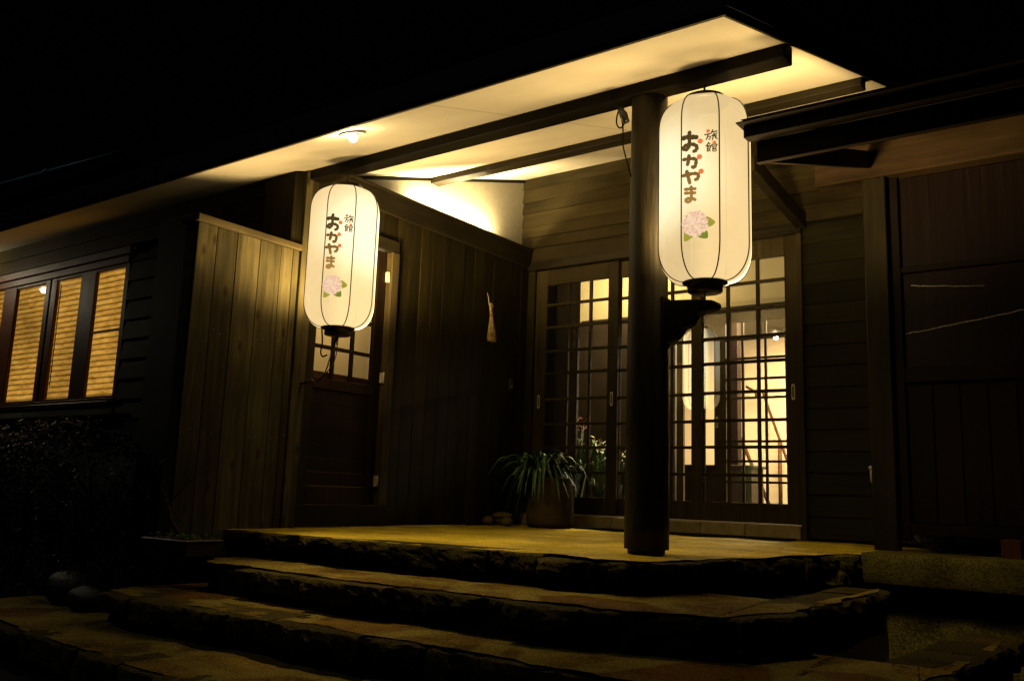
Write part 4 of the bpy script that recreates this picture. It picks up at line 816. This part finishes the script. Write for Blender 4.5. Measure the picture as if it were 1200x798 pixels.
for i in range(8):
    x = -1.7+.42*i; m.tube([(x,0,0),(x+.03,.02,.4),(x+.06,-.03,.9)], [.022,.016,.008], 6)
m.build('stems', M['twig'], hd)
# wet boulders at the left end of the steps
for i, (x, y, z, r, lab) in enumerate(((-.62,-3.62,-.44,(.16,.11,.10),'wet rounded boulder at the far left, the bigger of two beside the steps'),(-.30,-3.68,-.44,(.13,.10,.07),'smaller wet boulder against the rounded end of the middle step'))):
    m = MB(); pebble(m, (0,0,r[2]*.8), r, i*7+3); o = m.build('boulder', M['boulder']); o.location = (x,y,z); tag(o, lab, 'boulder')
# flowering plants standing inside the left doors
def indoor_plant(x, y, h, kind, label, seed):
    r = random.Random(seed); e = empty('flowering_plant', (x,y,.099)); tag(e, label, 'plant', 'flowering pot plants inside the left doors')
    m = MB(); m.lathe([(.055,0),(.075,.10),(.08,.12),(.07,.12),(.066,.10)], (0,0,0), 24); m.build('pot', M['clay'], e)
    m = MB()
    for i in range(26): strap_leaf(m, Vector((r.uniform(-.03,.03),r.uniform(-.03,.03),.11)), r.uniform(0,6.28), r.uniform(.08,.2), r.uniform(.014,.026), h*r.uniform(.3,.75), r.uniform(.0,.16), r)
    m.build('leaves', M['leaf_in'], e)
    m = MB(); fl = MB()
    for i in range(6):
        a = r.uniform(0,6.28); top = Vector((math.cos(a)*.10*r.random(), math.sin(a)*.08*r.random(), h*r.uniform(.72,1.0))); m.tube([(0,0,.1),top*.6,top], .004, 5)
        for k in range(16):
            b = r.uniform(0,6.28); c = top+Vector((r.uniform(-.045,.045),r.uniform(-.04,.04),r.uniform(-.06,.03))); s = r.uniform(.012,.026) if kind != 'red' else r.uniform(.008,.015)
            u = Vector((math.cos(b),math.sin(b),r.uniform(-.8,.8)))*s; v = Vector((-math.sin(b),math.cos(b),r.uniform(-.8,.8)))*s*.7; fl.add([c-u,c-v,c+u,c+v],[(0,1,2,3)])
    m.build('stems', M['leaf_in'], e); fl.build('flowers', M['red' if kind == 'red' else 'yellow'], e); return e
indoor_plant(.33,.30,.84,'red','tall indoor plant with small red blossoms behind the left lattice door',31)
indoor_plant(.53,.34,.70,'yellow','indoor plant with pale yellow blooms in the middle of the row behind the left door',32)
indoor_plant(.76,.32,.56,'yellow','shorter yellow-green indoor plant nearest the log post, behind the glass',33)
# handrail in the lit room
hr = empty('stair_handrail', (.2,5.0,.12)); tag(hr, 'brown diagonal stair handrail seen through the right lattice door', 'handrail')
def rl(pts, r): 
    m = MB(); m.tube([(x-.2,0,z-.12) for x, z in pts], r, 8); return m
rl([(.24,1.70),(.60,.66),(.80,.12)], .018).build('rail', M['rail'], hr); rl([(.463,1.05),(.463,.12)], .026).build('newel', M['rail'], hr)
rl([(-.06,1.08),(.10,.70),(.36,.12)], .024).build('rail', M['rail'], hr); rl([(.02,1.76),(.10,1.715),(.15,1.68),(.16,1.60)], .016).build('rail', M['rail'], hr)

# ------------------------------------------------------------------ sky, moon, camera
w = bpy.data.worlds.new('World'); scene.world = w; w.use_nodes = True; nt = w.node_tree
bg = nt.nodes['Background']; sky = nt.nodes.new('ShaderNodeTexSky'); sky.sky_type = 'NISHITA'; sky.sun_disc = False
EL, AZ = R(50), R(-125)
sky.sun_elevation = EL; sky.sun_rotation = AZ; nt.links.new(sky.outputs[0], bg.inputs[0]); bg.inputs[1].default_value = .00006
sun = light('moon', 'SUN', (-4,6,12), .06, (.95,.97,1.0), angle=R(.5))
dirv = Vector((math.sin(AZ)*math.cos(EL), math.cos(AZ)*math.cos(EL), math.sin(EL)))
sun.rotation_euler = dirv.to_track_quat('Z','Y').to_euler()
cam = bpy.data.cameras.new('camera'); co = bpy.data.objects.new('camera', cam); COL.objects.link(co); scene.camera = co
cam.sensor_width = 36; cam.lens = 1048.56/1200*36; cam.clip_end = 500; cam.clip_start = .05
yaw, pitch, roll = R(-36.2096), R(9.6682), R(-1.9573)
fwd = Vector((math.sin(yaw)*math.cos(pitch), math.cos(yaw)*math.cos(pitch), math.sin(pitch))); rt = Vector((math.cos(yaw), -math.sin(yaw), 0)); dn = fwd.cross(rt)
r_ = rt*math.cos(roll)+dn*math.sin(roll); d_ = dn*math.cos(roll)-rt*math.sin(roll)
mw = Matrix((( r_.x,-d_.x,-fwd.x,CAM.x),(r_.y,-d_.y,-fwd.y,CAM.y),(r_.z,-d_.z,-fwd.z,CAM.z),(0,0,0,1)))
co.matrix_world = mw
scene.view_settings.view_transform = 'Standard'; scene.view_settings.look = 'None'; scene.view_settings.exposure = 0; scene.view_settings.gamma = 1
scene.render.engine = 'CYCLES'; cy = scene.cycles
cy.use_denoising = True; cy.denoiser = 'OPENIMAGEDENOISE'; cy.max_bounces = 8; cy.diffuse_bounces = 0; cy.glossy_bounces = 4; cy.transparent_max_bounces = 16
cy.caustics_reflective = False; cy.caustics_refractive = False; cy.sample_clamp_indirect = 4; cy.use_light_tree = True
